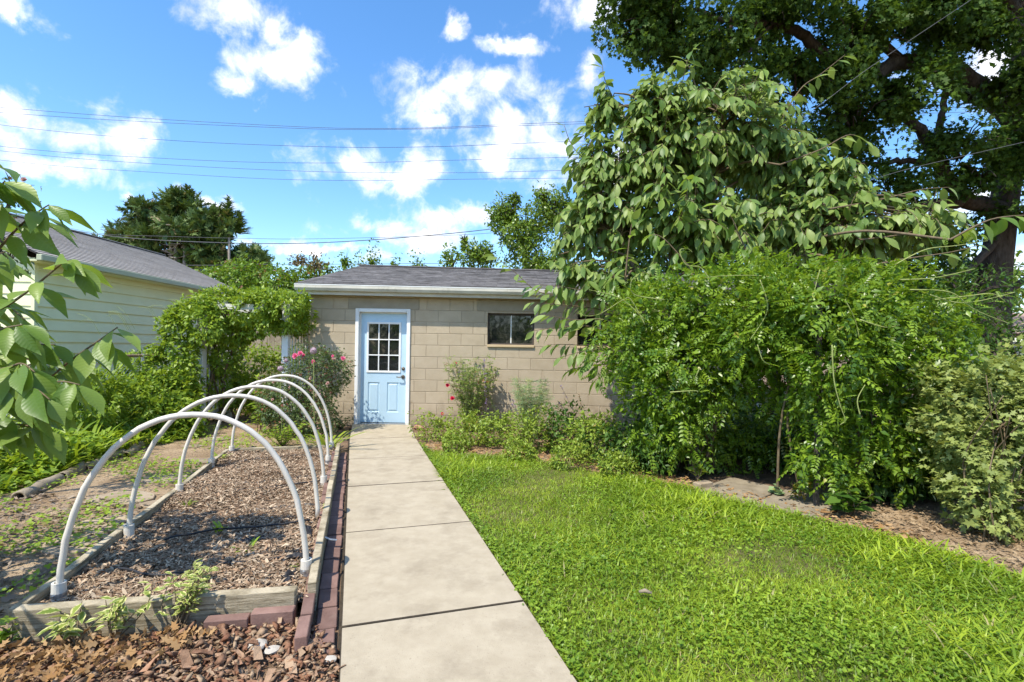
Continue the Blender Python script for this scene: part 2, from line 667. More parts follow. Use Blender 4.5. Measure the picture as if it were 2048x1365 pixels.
def in_area(poly, n, falloff=2.6, power=1.3):
    """ground points inside a polygon, thinning with distance from the camera's spot"""
    a = np.array([q[:2] for q in poly])
    lo, hi = a.min(0), a.max(0)
    out, got = [], 0
    while got < n:
        p = lo + (hi - lo) * rng.random((n * 2, 2))
        d = np.hypot(p[:, 0], p[:, 1])
        ok = inpoly(p, poly) & (rng.random(len(p)) < np.minimum(1, (falloff / d) ** power))
        p = p[ok]
        out.append(p)
        got += len(p)
    p = np.vstack(out)[:n]
    return np.column_stack([p, np.zeros(len(p))])


def curve(pts, n=6):
    """smooth polyline through points"""
    pts = [Vector(p) for p in pts]
    out = []
    for i in range(len(pts) - 1):
        p0, p1, p2, p3 = pts[max(i - 1, 0)], pts[i], pts[i + 1], pts[min(i + 2, len(pts) - 1)]
        for j in range(n):
            t = j / n
            out.append(.5 * ((2 * p1) + (p2 - p0) * t + (2 * p0 - 5 * p1 + 4 * p2 - p3) * t * t + (3 * p1 - p0 - 3 * p2 + p3) * t ** 3))
    out.append(pts[-1])
    return out


def taper(pts, r0, r1):
    k = len(pts) - 1
    return [r0 + (r1 - r0) * i / k for i in range(k + 1)]


def sheet(name, poly, z, m, kind='structure', parent=None):
    mb = MB()
    mb.face(*[(q[0], q[1], z) for q in poly])
    o = mb.build(name, m, parent)
    if kind:
        o['kind'] = kind
    return o

# ================================================================== materials in use
m_soil = mat("soil", (.12, .075, .045), (.25, .165, .10), 3.0, .95, .8, 40, speck=((.36, .27, .18), 60, .6), bdist=.03)
m_dirt = mat("dirt", (.235, .155, .085), (.44, .325, .205), 2.2, .95, .8, 45, speck=((.10, .065, .04), 35, .56), bdist=.03)
m_lawnsoil = mat("lawn_soil", (.065, .07, .022), (.15, .125, .055), 5, .95, .6, 50)
m_concrete = mat("concrete", (.37, .31, .22), (.43, .365, .265), 9.0, .9, .35, 160, stain=((.24, .195, .135), 3.2, .50, .55),
                 speck=((.22, .18, .13), 130, .64), bdist=.004, stretch=(1, 1, 1))
m_block = mat("concrete_block", (.425, .345, .24), (.47, .385, .275), 5, .93, .55, 120, rnd='obj', vr=(.955, 1.035), splash=(.23, .175, .115), stain=((.345, .28, .195), 1.3, .55, .5),
              speck=((.24, .18, .125), 120, .645), bdist=.006)
m_mortar = mat("mortar", (.36, .29, .205), (.41, .335, .24), 9, .95, .3, 90)
m_lintel = mat("lintel_concrete", (.30, .255, .185), (.345, .295, .22), 6, .95, .4, 110, speck=((.15, .14, .11), 90, .65))
m_trim = mat("white_trim", (.72, .72, .70), (.80, .80, .78), 4, .55, .08, 60, stain=((.50, .48, .42), 5, .6, .4))
m_fascia = mat("painted_fascia", (.50, .475, .41), (.60, .575, .51), 4, .7, .1, 60, stain=((.30, .28, .22), 7, .56, .55), stretch=(1, 1, 2.0))
m_gutter = mat("gutter_white", (.52, .49, .41), (.62, .59, .50), 3, .5, .05, 60, stain=((.33, .30, .22), 8, .55, .6))
m_door = mat("blue_door_paint", (.43, .59, .70), (.455, .615, .725), 3, .45, .06, 120, spec=.4, bdist=.002, stain=((.36, .47, .53), 5, .56, .35))
m_shingle = mat("roof_shingle", (.13, .12, .115), (.23, .215, .21), 5, .95, .5, 120, rnd='attr', vr=(.85, 1.12), speck=((.28, .26, .25), 90, .62), bdist=.006)
m_shingle2 = mat("grey_shingle", (.33, .295, .265), (.40, .365, .335), 4, .95, .5, 120, rnd='attr', vr=(.92, 1.08), speck=((.36, .34, .31), 90, .62), bdist=.006)
m_siding = mat("aluminium_siding", (.73, .74, .47), (.78, .79, .52), 2, .55, .05, 80)
m_wood = mat("weathered_timber", (.21, .17, .105), (.47, .40, .28), 6, .9, 1.0, 26, stretch=(1.0, 1.0, 14.0), stain=((.22, .20, .12), 3, .54, .5), bdist=.008, lo=.38, hi=.58)
m_brick = mat("clay_brick", (.17, .10, .082), (.245, .15, .122), 9, .92, .5, 90, rnd='obj', stain=((.33, .25, .19), 6, .6, .5), bdist=.005)
m_pvc = mat("white_pipe", (.62, .575, .50), (.68, .635, .56), 5, .42, .03, 60, spec=.45, stain=((.55, .48, .40), 9, .62, .3))
m_steel = mat("galvanised_steel", (.42, .43, .44), (.55, .56, .57), 12, .38, .1, 90, metal=.8)
m_brass = mat("aged_bronze", (.12, .10, .08), (.20, .17, .14), 14, .35, .05, 60, metal=.9)
m_dark = mat("window_frame_brown", (.06, .05, .045), (.085, .07, .06), 9, .6, .05, 60)
m_sill = mat("tan_sill", (.50, .38, .22), (.56, .43, .27), 6, .7, .1, 60)
m_bark = mat("bark", (.055, .042, .033), (.12, .095, .075), 10, .95, 1.0, 26, stretch=(1, 1, .35), bdist=.05)
m_greybark = mat("grey_bark", (.22, .19, .16), (.34, .30, .26), 10, .95, .8, 30, stretch=(1, 1, .35), bdist=.03)
m_twig = mat("twig", (.12, .085, .05), (.19, .145, .09), 20, .85, .2, 60)
m_greentwig = mat("green_twig", (.24, .28, .08), (.33, .36, .13), 20, .7, .1, 60)
m_wire = mat("wire_black", (.10, .10, .105), (.14, .14, .145), 3, .6, 0)
m_plastic = mat("black_plastic", (.018, .018, .02), (.035, .035, .04), 9, .45, .4, 30, bdist=.02)
m_log = mat("weathered_clay_pipe", (.24, .19, .13), (.36, .30, .22), 9, .92, .7, 40, stain=((.14, .12, .07), 5, .54, .6))
m_chip = mat("wood_chip", (.165, .092, .05), (.30, .19, .115), 14, .93, .3, 90, rnd='attr', rc=(.50, .39, .27), vr=(.6, 1.3))
m_bark_chip = mat("bark_mulch", (.21, .10, .055), (.36, .20, .12), 30, .93, .9, 70, rnd='obj', rc=(.36, .25, .16), bdist=.008, stretch=(1, 1, 1))
m_bark_chip2 = mat("bark_mulch_small", (.16, .07, .04), (.30, .15, .085), 12, .93, .5, 60, rnd='attr', rc=(.38, .27, .17))
m_deadleaf = leafmat("dead_leaf", (.30, .16, .06), (.46, .30, .15), (.5, .3, .1), .2, .8, .15)
m_stone = mat("flagstone", (.27, .205, .135), (.38, .30, .21), 5, .92, .6, 30, rnd='obj', bdist=.01)
m_redstone = mat("red_sandstone", (.36, .16, .11), (.45, .23, .17), 8, .9, .6, 40)
m_white_stone = mat("white_stone", (.40, .36, .30), (.48, .44, .38), 8, .85, .3, 40)

m_glass, _nt_ = _nt("dark_window_glass")
_b = N(_nt_, 'ShaderNodeBsdfPrincipled', {'Base Color': (.014, .016, .016, 1), 'Roughness': .035, 'Specular IOR Level': .75})
_wv = N(_nt_, 'ShaderNodeBump', {'Strength': .04, 'Distance': .02, 'Height': noise(_nt_, N(_nt_, 'ShaderNodeNewGeometry').outputs['Position'], 3.5, 2)})
_nt_.links.new(_wv.outputs[0], _b.inputs['Normal'])
_o = N(_nt_, 'ShaderNodeOutputMaterial')
_nt_.links.new(_b.outputs[0], _o.inputs[0])

# ================================================================== ground
U = Vector((-.302, .953, 0)).normalized()          # the way the path and the bed run
V = Vector((U.y, -U.x, 0))
O0 = Vector((-.697, 2.078, 0))
gm = MB()
gm.face((-160, -60, -.012), (160, -60, -.012), (160, 260, -.012), (-160, 260, -.012))
gm.build("ground", m_soil)["kind"] = "structure"


def pathpt(s, w):
    return O0 + U * s + V * w


EDGE = [(-1.30, 7.05), (-1.05, 6.68), (-.132, 6.42), (.50, 6.08), (.91, 5.74), (1.485, 5.32), (1.885, 4.98), (2.2, 4.6), (2.705, 3.97), (2.984, 3.58), (3.25, 3.05), (3.5, 2.3), (3.6, .4)]
lawn_poly = [tuple(pathpt(-1.5, .95)[:2]), tuple(pathpt(5.1, .95)[:2])] + EDGE
sheet("lawn", lawn_poly, -.002, m_lawnsoil)
left_poly = [(-9, 1.2), (-2.55, 1.5), (-2.36, 2.35), (-3.5, 6.35), (-2.45, 6.75), (-2.95, 8.6), (-7.5, 9.2), (-9, 9)]
sheet("dirt_path", left_poly, -.002, m_dirt)

# ------------------------------------------------------------------ concrete path
pb = MB()
pb.face(*[tuple(pathpt(s, w)[:2]) + (-.004,) for s, w in ((-1.6, -.01), (-1.6, .95), (6.55, .97), (6.75, -.02))])
m_grime = mat("joint_grime", (.035, .028, .02), (.07, .055, .038), 20, .95, .3)
path = pb.build("path", m_grime)
path["kind"] = "structure"
JS = [-1.0, .358, 1.638, 2.885, 4.108, 5.448]
ends = [(pathpt(s, 0), pathpt(s, .935)) for s in JS] + [(Vector((-2.76, 8.70, 0)), Vector((-1.74, 8.70, 0)))]
ends[5] = (pathpt(JS[5], 0), pathpt(JS[5], .945))
for i in range(len(ends) - 1):
    (a, b), (c, d) = ends[i], ends[i + 1]
    g = .004
    ua, ub = (c - a).normalized() * g, (d - b).normalized() * g
    a, b = a + ua, b + ub
    if i < len(ends) - 2:
        c, d = c - ua, d - ub
    mb = MB()
    tz = .036 + (.002 if i == 1 else R.uniform(-.002, .002))
    base = [a, b, d, c]
    mb.v = [(p.x, p.y, -.08) for p in base] + [(p.x, p.y, tz) for p in base]
    mb.f = [(0, 3, 2, 1), (4, 5, 6, 7), (0, 1, 5, 4), (1, 2, 6, 5), (2, 3, 7, 6), (3, 0, 4, 7)]
    sb = mb.build("slab", m_concrete, path, bevel=.005)
    sb.data.materials.append(m_grime)
    for pl in sb.data.polygons:
        if pl.normal.z < .9:
            pl.material_index = 1

# ------------------------------------------------------------------ raised bed
bed = thing("raised_bed", "long low raised bed framed in weathered timber boards and filled with wood chips", "raised bed", (-2.2, 4.4, 0))
FL, FR = Vector((-2.32, 2.35, 0)), Vector((-1.095, 2.585, 0))
BL, BR = Vector((-3.47, 6.13, 0)), Vector((-2.24, 6.52, 0))


def board(a, b, w, h, z0=0.0, name="board"):
    a, b = Vector(a), Vector(b)
    L = (b - a).length
    mb = MB()
    n = max(2, int(L / .35))
    d = (b - a).normalized()
    sd = Vector((d.y, -d.x, 0))
    rows = []
    for i in range(n + 1):
        p = a + (b - a) * (i / n)
        jz, jx = R.uniform(-.004, .004), R.uniform(-.003, .003)
        rows.append([p + sd * (-w / 2 + jx) + Vector((0, 0, z0)), p + sd * (w / 2 + jx) + Vector((0, 0, z0)),
                     p + sd * (w / 2 + jx) + Vector((0, 0, z0 + h + jz)), p + sd * (-w / 2 + jx) + Vector((0, 0, z0 + h + jz))])
    for r in rows:
        mb.v += [tuple(q) for q in r]
    for i in range(n):
        for j in range(4):
            mb.f.append((4 * i + j, 4 * i + (j + 1) % 4, 4 * i + 4 + (j + 1) % 4, 4 * i + 4 + j))
    mb.f += [(0, 1, 2, 3), (4 * n + 3, 4 * n + 2, 4 * n + 1, 4 * n)]
    me = mb.mesh(name, m_wood)
    bm = bmesh.new()
    bm.from_mesh(me)
    es = [e for e in bm.edges if len(e.link_faces) == 2 and e.calc_face_angle(0) > .9]
    bmesh.ops.bevel(bm, geom=es, offset=.004, segments=1, affect='EDGES')
    bm.to_mesh(me)
    bm.free()
    return link(name, me, bed)


front = board(FL + Vector((.01, .0, 0)), FR, .062, .155, -.012)
mid_l = FL.lerp(BL, .52)
board(FL + Vector((-.035, .03, 0)), mid_l, .045, .14, -.02)
board(mid_l + U * .006, BL, .045, .13, -.02)
rs = FR + Vector((.055, .06, 0))
mr1, mr2 = rs.lerp(BR, .36), rs.lerp(BR, .70)
board(rs, mr1, .045, .16, -.02)
board(mr1 + U * .006, mr2, .045, .155, -.02)
board(mr2 + U * .006, BR, .045, .15, -.02)
board(BL + V * .04, BR - V * .05, .045, .13, -.02)
bed_poly = [FL + Vector((.0, .03, 0)), FR + Vector((.04, .03, 0)), BR, BL]
soil_bed = MB().face(*[(q.x, q.y, .055) for q in bed_poly]).build("bed_soil", m_soil, bed)


def chips(poly, n, z, smin, smax, m, name, parent, falloff=2.6, power=1.3, tilt=.35, flat=.55, mound=.02, tmpl=CHIP):
    p = in_area(poly, n, falloff, power)
    n = len(p)
    p[:, 2] = z + rng.random(n) * .016 + mound * nz(p, 2.0).clip(-1, 1)
    a = rng.random(n) * 6.283
    ax = np.column_stack([np.cos(a), np.sin(a), rng.normal(size=n) * tilt])
    no = np.column_stack([rng.normal(size=n) * tilt, rng.normal(size=n) * tilt, np.ones(n)])
    sc = smin + (smax - smin) * rng.random(n) ** 2.2
    me = leaf_mesh(name, tmpl, p, frames(ax, no), sc, m, sx=rng.uniform(.12, .5, n) * flat / .5)
    o = link(name, me, parent)
    o["kind"] = "stuff"
    return o


wc = chips(bed_poly, 60000, .062, .014, .062, m_chip, "wood_chips", None, tilt=.3, flat=.34, tmpl=SLIVER)
setp(wc, "fine shredded brown wood chips filling the raised bed", "wood chips", kind="stuff")

# plastic sheet scraps and drip lines in the bed
for (px, py, sx, sy, rz, lab) in ((590, 1112, .10, .035, .3, "torn black plastic scrap beside the hoop foot"), (575, 1150, .035, .07, .2, "crumpled black plastic strip by the front board corner"),
                                  (500, 1078, .09, .03, .5, "grey black plastic patch showing through the wood chips"), (612, 1060, .035, .10, .3, "dark plastic flap along the bed's path side"),
                                  (505, 895, .05, .03, .1, "black plastic lump against the bed's far board")):
    g = G(px, py, .095)
    mb = MB()
    k = 6
    for i in range(k + 1):
        for j in range(k + 1):
            x, y = (i / k - .5) * 2 * sx, (j / k - .5) * 2 * sy
            q = Vector((x * math.cos(rz) - y * math.sin(rz), x * math.sin(rz) + y * math.cos(rz), 0))
            e = max(abs(i / k - .5), abs(j / k - .5)) * 2
            mb.v.append((g.x + q.x * R.uniform(.8, 1.15), g.y + q.y * R.uniform(.8, 1.15), g.z + R.uniform(0, .025) - .02 * e))
    for i in range(k):
        for j in range(k):
            a = i * (k + 1) + j
            mb.f.append((a, a + 1, a + k + 2, a + k + 1))
    setp(mb.build("plastic_scrap", m_plastic, None), lab, "plastic scrap")
for i, (pts, lab) in enumerate(((((230, 1135), (330, 1150), (440, 1128), (540, 1118), (600, 1105)), "thin black drip hose across the bed near the front hoop"),
                                (((330, 1078), (420, 1060), (520, 1052), (620, 1040)), "thin black drip hose across the middle of the bed"),
                                (((430, 985), (520, 975), (640, 962)), "thin black drip hose across the far part of the bed"))):
    mb = MB()
    cp = curve([G(x, y, .095) for x, y in pts], 5)
    mb.tube([p + Vector((0, R.uniform(-.01, .01), R.uniform(-.008, .004))) for p in cp], .007, 6)
    setp(mb.build("drip_hose", m_plastic, None, smooth=True), lab, "hose")

# ------------------------------------------------------------------ hoops
HL = [(-2.30, 2.56), (-2.60, 3.42), (-2.92, 4.42), (-3.25, 5.44), (-3.40, 6.10)]
HR = [(-1.165, 2.88), (-1.47, 3.83), (-1.78, 4.78), (-2.06, 5.66), (-2.31, 6.46)]
HLAB = ["white pipe hoop at the bed end beside the variegated plants", "white pipe hoop arching over the bed, second from the variegated plants",
        "white pipe hoop arching over the middle of the bed", "white pipe hoop arching over the bed, second from the far end board", "white pipe hoop closest to the pink rose bush and far end board"]
for i in range(5):
    a, b = Vector(HL[i] + (0,)), Vector(HR[i] + (0,))
    t = thing("bed_hoop", HLAB[i], "hoop", (a + b) / 2, "arched pipe hoops over the raised bed")
    hgt = (.95, .96, .95, .94, .95)[i]
    lean = (.0, .03, -.02, .02, .0)[i]
    pts = []
    for k in range(41):
        th = math.pi * (1 - k / 40)
        x = math.copysign(abs(math.cos(th)) ** .92, math.cos(th))
        z = .06 + hgt * math.sin(th) ** .93
        p = (a + b) / 2 + (b - a) / 2 * x
        pts.append(p + Vector((0, 0, z)) + U * lean * math.sin(th))
    MB().tube([q_ + Vector((R.gauss(0, .0015), R.gauss(0, .0015), 0)) for q_ in pts], .0158, 12).build("pipe", m_pvc, t, smooth=True)
    for q, sg in ((a, 1), (b, -1)):
        if i in (1,) and sg < 0:
            continue
        col = MB()
        top = .165 if i == 0 else .15
        col.lathe((q.x, q.y, 0), [(.021, top - .02), (.021, top), (.031, top), (.031, .03), (.021, .03)], 16)
        cl = col.build("collar", m_pvc, t, smooth=False)
        if i in (0, 3, 4):
            st = MB()
            st.lathe((q.x, q.y, 0), [(.0315, top - .05), (.0335, top - .05), (.0335, top - .072), (.0315, top - .072)], 16)
            st.box((q.x, q.y - .036, top - .061), (.012, .008, .014))
            st.build("strap", m_steel, cl)

# ------------------------------------------------------------------ bricks beside the bed
def brick_mesh(L, W, Hh):
    return MB().box((0, 0, 0), (W, L, Hh)).mesh("brick", m_brick, bevel=.004)


edge_b = thing("brick_edging", "row of red bricks standing on edge along the raised bed", "brick edging", (-1.6, 4.2, 0))
flat_b = thing("brick_strip", "strip of red bricks laid flat between the bed and the concrete path", "brick strip", (-1.5, 4.4, 0))
bs, bf = brick_mesh(.198, .056, .098), brick_mesh(.198, .098, .056)
ang = math.atan2(U.y, U.x) - math.pi / 2
s = .24
k = 0
while s < 4.35:
    w = -.172 + .01 * math.sin(s * 1.7)
    p = pathpt(s + .1, w)
    z = .035 + R.uniform(-.012, .012)
    m_ = Matrix.Translation((p.x, p.y, z)) @ Matrix.Rotation(ang + R.uniform(-.035, .035), 4, 'Z') @ Matrix.Rotation(R.uniform(-.06, .06), 4, 'Y') @ Matrix.Rotation(R.uniform(-.03, .03), 4, 'X')
    link("brick", bs, edge_b, m_)
    s += .204 + R.uniform(0, .006)
s = .20
while s < 4.55:
    p = pathpt(s + .1, -.075 + R.uniform(-.006, .006))
    m_ = Matrix.Translation((p.x, p.y, -.012 + R.uniform(-.006, .005))) @ Matrix.Rotation(ang + R.uniform(-.03, .03), 4, 'Z') @ Matrix.Rotation(R.uniform(-.03, .03), 4, 'Y')
    link("brick", bf, flat_b, m_)
    s += .207 + R.uniform(0, .012)
# two bricks standing in front of the front board
fb = thing("brick_pair", "two red bricks on edge in front of the timber front board", "brick edging", (-1.3, 2.5, 0))
fd = (FR - FL).normalized()
for j, off in enumerate((-.075, -.285)):
    p = FR + fd * off + Vector((.0, -.075, 0))
    m_ = Matrix.Translation((p.x, p.y, .03 - .02 * j)) @ Matrix.Rotation(math.atan2(fd.y, fd.x) - math.pi / 2 + R.uniform(-.03, .03), 4, 'Z') @ Matrix.Rotation(.05, 4, 'Y')
    link("brick", bs, fb, m_)
# pale strap scrap on the bricks
g = G(660, 1094, .03)
mb = MB()
mb.bar(g + Vector((-.05, .0, .07)), g + Vector((.0, 0, .05)), .02, .004).bar(g + Vector((.001, 0, .05)), g + Vector((.045, .003, .045)), .022, .004)
setp(mb.build("metal_strap", m_steel), "small pale metal strap lying across the brick edging", "strap")

# ------------------------------------------------------------------ bark mulch in the foreground
mul_poly = [tuple(pathpt(-1.5, -.012)[:2]), tuple(pathpt(.20, -.012)[:2]), (-.97, 2.47), (-1.1, 2.48), (-2.32, 2.26), (-2.6, 2.3), (-3.2, 1.8), (-3.2, .6)]
mulch = sheet("mulch_bed", mul_poly, .0, m_soil)
big = MB()
chipme = []
for j in range(6):
    v, f = CHIP
    vv = v * np.array([R.uniform(.2, .45), 1, .35 + R.random() * .3]) + rng.normal(size=v.shape) * np.array([.06, .06, .025])
    me = bpy.data.meshes.new("bark_chip")
    me.from_pydata([tuple(q) for q in vv], [], [tuple(q) for q in f])
    me.materials.append(m_bark_chip)
    chipme.append(me)
pp = in_area([(q[0], q[1]) for q in mul_poly], 900, 2.0, 2.0)
pp = pp[(pp[:, 1] > 1.85)][:300]
for p in pp:
    sc = R.choice((R.uniform(.03, .06), R.uniform(.04, .10)))
    m_ = (Matrix.Translation((p[0], p[1], .02 + R.uniform(0, .022))) @ Matrix.Rotation(R.uniform(0, 6.28), 4, 'Z') @ Matrix.Rotation(R.gauss(0, .28), 4, 'X')
          @ Matrix.Rotation(R.gauss(0, .3), 4, 'Y') @ Matrix.Scale(sc, 4))
    link("bark_chip", R.choice(chipme), mulch, m_)
chips([(q[0], q[1]) for q in mul_poly], 15000, .010, .012, .06, m_bark_chip2, "small_bark", mulch, 2.0, 1.6, .4, .8, .006)
for (px, py, sx, lab) in ((515, 1290, .045, "flat white stone chip on the bark mulch"), (545, 1300, .035, "small white stone chip beside a larger one on the mulch"), (662, 1318, .028, "round whitish pebble on the bark beside the path")):
    g = G(px, py, .022)
    bm = bmesh.new()
    bmesh.ops.create_icosphere(bm, subdivisions=2, radius=1)
    for v in bm.verts:
        v.co = Vector((v.co.x * sx * R.uniform(.75, 1.15), v.co.y * sx * R.uniform(.8, 1.1), v.co.z * sx * .3 * R.uniform(.7, 1.1))) + g
    me = bpy.data.meshes.new("stone")
    bm.to_mesh(me)
    bm.free()
    me.materials.append(m_white_stone)
    setp(link("stone", me), lab, "stone")


def litter(name, poly, n, z, smin, smax, label, tilt=.45, t=LOBED, falloff=2.4, power=1.2, m=m_deadleaf):
    p = in_area(poly, n, falloff, power)
    p[:, 2] = z + .03 * rng.random(n)
    a = rng.random(n) * 6.283
    ax = np.column_stack([np.cos(a), np.sin(a), rng.normal(size=n) * tilt])
    no = np.column_stack([rng.normal(size=n) * tilt, rng.normal(size=n) * tilt, np.ones(n)])
    o = link(name, leaf_mesh(name, t, p, frames(ax, no), rng.uniform(smin, smax, n), m, sx=rng.uniform(.4, .95, n)))
    return setp(o, label, "dead leaves", kind="stuff")


litter("dead_leaves", [(-2.35, 2.2), (-1.35, 2.42), (-1.5, 2.15), (-1.9, 1.95), (-2.5, 1.95)], 420, .03, .03, .062, "brown fallen leaves drifted against the front board", .8)

# ------------------------------------------------------------------ flagstones, edging pipes on the left
for (px, py, rx, ry) in ((250, 1000, .30, .20), (330, 960, .26, .16), (230, 1050, .28, .18), (395, 925, .20, .13), (160, 1090, .26, .18), (430, 880, .2, .14), (320, 1010, .18, .10), (384, 893, .14, .09), (700, 868, .12, .10), (686, 880, .10, .07)):
    g = G(px, py)
    mb = MB()
    n = 8
    a0 = R.uniform(0, 1)
    ring = []
    for j in range(n):
        t = a0 + 6.283 * j / n + R.uniform(-.2, .2)
        ring.append(g + Vector((math.cos(t) * rx * R.uniform(.8, 1.15), math.sin(t) * ry * R.uniform(.8, 1.2), 0)))
    hh = R.uniform(.008, .022)
    mb.v = [(q.x, q.y, -.03) for q in ring] + [(q.x, q.y, hh) for q in ring]
    mb.f = [tuple(range(n))[::-1], tuple(range(n, 2 * n))] + [(j, (j + 1) % n, n + (j + 1) % n, n + j) for j in range(n)]
    right = px > 600
    setp(mb.build("flagstone", m_stone, bevel=.005), "flat tan stone by the path's left edge next to the shed" if right else "flat irregular tan flagstone sunk in the dirt path left of the bed",
         "flagstone", "flat stones near the door" if right else "flagstones in the dirt path")
LG = [((38, 1000), (118, 962), "hollow clay edging pipe with its open end showing, weathered tan"), ((122, 960), (165, 938), "mossy edging pipe, second in the row from the open end"),
      ((170, 940), (212, 922), "short weathered edging pipe half sunk in weeds"), ((214, 920), (246, 910), "pale rounded edging pipe in the middle of the row"), ((250, 915), (292, 885), "weathered edging pipe farthest along the row by the strap leaves")]
for i, (q0, q1, lab) in enumerate(LG):
    a, b = G(*q0, .0), G(*q1, .0)
    a.z = b.z = .022
    mb = MB()
    cp = [a.lerp(b, k / 6) + Vector((R.uniform(-.01, .01), 0, R.uniform(-.008, .008))) for k in range(7)]
    rr = .056 * (1.0, .95, .8, 1.0, .95)[i]
    mb.tube(cp, [rr * R.uniform(.92, 1.08) for _ in cp], 12, cap=False)
    mb.tube([p for p in cp], [rr * .74] * 7, 12, cap=False)
    n = 12
    for e in (0, 6):
        for j in range(n):
            mb.f.append((e * n + j, e * n + (j + 1) % n, 7 * n + e * n + (j + 1) % n, 7 * n + e * n + j))
    setp(mb.build("edging_pipe", m_log, smooth=True), lab, "edging pipe", "edging pipes beside the dirt path")

# ================================================================== the block shed
SY = 8.73
SX0, SX1 = -3.53, 4.36
shed = thing("block_shed", "tan concrete block shed with a blue door and low grey gable roof", "shed", (.4, 10.5, 0))
CH = .2035
DX0, DX1, DZ = -2.735, -1.775, 2.05            # outer edge of door casing
WINS = [(-.43, .385), (1.14, 1.955)]
WZ0, WZ1 = 7 * CH, 10 * CH - .03
wall = MB().box(((SX0 + SX1) / 2, SY + .075, 1.2), (SX1 - SX0 - .01, .10, 2.42))
# backing in pieces so that the openings stay open
wall = MB()
zb = -.05
for x0, x1, z0, z1 in ((SX0 + .01, DX0 + .03, zb, 2.44), (DX0 + .03, DX1 - .03, DZ - .03, 2.44), (DX1 - .03, WINS[0][0], zb, 2.44), (WINS[0][0], WINS[0][1], zb, WZ0 - .02), (WINS[0][0], WINS[0][1], WZ1, 2.44),
                       (WINS[0][1], WINS[1][0], zb, 2.44), (WINS[1][0], WINS[1][1], zb, WZ0 - .02), (WINS[1][0], WINS[1][1], WZ1, 2.44), (WINS[1][1], SX1 - .01, zb, 2.44)):
    wall.box(((x0 + x1) / 2, SY + .105, (z0 + z1) / 2), (x1 - x0, .2, z1 - z0))
for x in (SX0 + .105, SX1 - .105):
    wall.box((x, SY + 3.5, 1.195), (.19, 6.58, 2.49))
wall.box(((SX0 + SX1) / 2, SY + 6.9, 1.195), (SX1 - SX0 - .02, .19, 2.49))
wall.build("wall_core", m_mortar, shed)
blk = MB()
bw, bd, bh, cf = .5, .06, .5, .012
blk.v = [(-.5, .06, -.5), (.5, .06, -.5), (.5, .06, .5), (-.5, .06, .5), (-.5, .005, -.5), (.5, .005, -.5), (.5, .005, .5), (-.5, .005, .5), (-.49, 0, -.475), (.49, 0, -.475), (.49, 0, .475), (-.49, 0, .475)]
blk.f = [(0, 1, 5, 4), (1, 2, 6, 5), (2, 3, 7, 6), (3, 0, 4, 7), (4, 5, 9, 8), (5, 6, 10, 9), (6, 7, 11, 10), (7, 4, 8, 11), (8, 9, 10, 11)]
blkme = blk.mesh("block", m_block)
LIN = [(-2.87, -1.63, 10), (-.62, .58, 10), (.95, 2.15, 10)]
g_ = .006
for c in range(12):
    z0 = c * CH
    x = SX0 - (.203 if c % 2 else 0)
    while x < SX1 - .02:
        segs = [(max(x, SX0), min(x + .4065, SX1))]
        x += .4065
        cuts = []
        if z0 < DZ - .03:
            cuts.append((DX0 + .02, DX1 - .02))
        for w in WINS:
            if WZ0 - .01 < z0 + .05 and z0 < WZ1 - .05:
                cuts.append(w)
        if c == 10:
            cuts += [(l[0], l[1]) for l in LIN]
        for q0, q1 in cuts:
            ns = []
            for s0, s1 in segs:
                if s1 <= q0 or s0 >= q1:
                    ns.append((s0, s1))
                else:
                    if s0 < q0:
                        ns.append((s0, q0))
                    if s1 > q1:
                        ns.append((q1, s1))
            segs = ns
        for s0, s1 in segs:
            if s1 - s0 < .03:
                continue
            m_ = Matrix.Translation(((s0 + s1) / 2, SY - R.uniform(0, .0025), z0 + CH / 2)) @ Matrix.Diagonal((s1 - s0 - g_, 1, CH - g_, 1))
            link("block", blkme, shed, m_)
for l0, l1, c in LIN:
    MB().box(((l0 + l1) / 2, SY + .03, c * CH + CH / 2), (l1 - l0 - g_, .07, CH - g_)).build("lintel", m_lintel, shed, bevel=.004)

# door: casing, slab, lites, panels, hardware
door = MB()
fw = .062
cas = MB()
cas.box((DX0 + fw / 2, SY + .01, DZ / 2), (fw, .075, DZ)).box((DX1 - fw / 2, SY + .01, DZ / 2), (fw, .075, DZ)).box(((DX0 + DX1) / 2, SY + .01, DZ - fw / 2), (DX1 - DX0 - 2 * fw - .001, .075, fw))
frame = cas.build("door_frame", m_trim, shed, bevel=.006)
MB().box((DX0 + fw + .008, SY + .085, DZ / 2), (.02, .07, DZ - .06)).box((DX1 - fw - .008, SY + .085, DZ / 2), (.02, .07, DZ - .06)).box(((DX0 + DX1) / 2, SY + .085, DZ - fw - .008), (DX1 - DX0 - .14, .07, .02)).build("jamb", m_trim, frame)
MB().box(((DX0 + DX1) / 2, SY + .03, .035), (DX1 - DX0 - .13, .13, .02)).build("threshold", m_steel, frame)
sx0, sx1, sz0, sz1 = DX0 + fw + .012, DX1 - fw - .012, .055, DZ - fw - .012
lx0, lx1, lz0, lz1 = sx0 + .125, sx1 - .125, .95, 1.80      # lite opening
dy = SY + .075
slab = MB()
th = .02


def dbox(x0, x1, z0, z1, y0, y1, mb):
    mb.box(((x0 + x1) / 2, (y0 + y1) / 2, (z0 + z1) / 2), (x1 - x0, y1 - y0, z1 - z0))


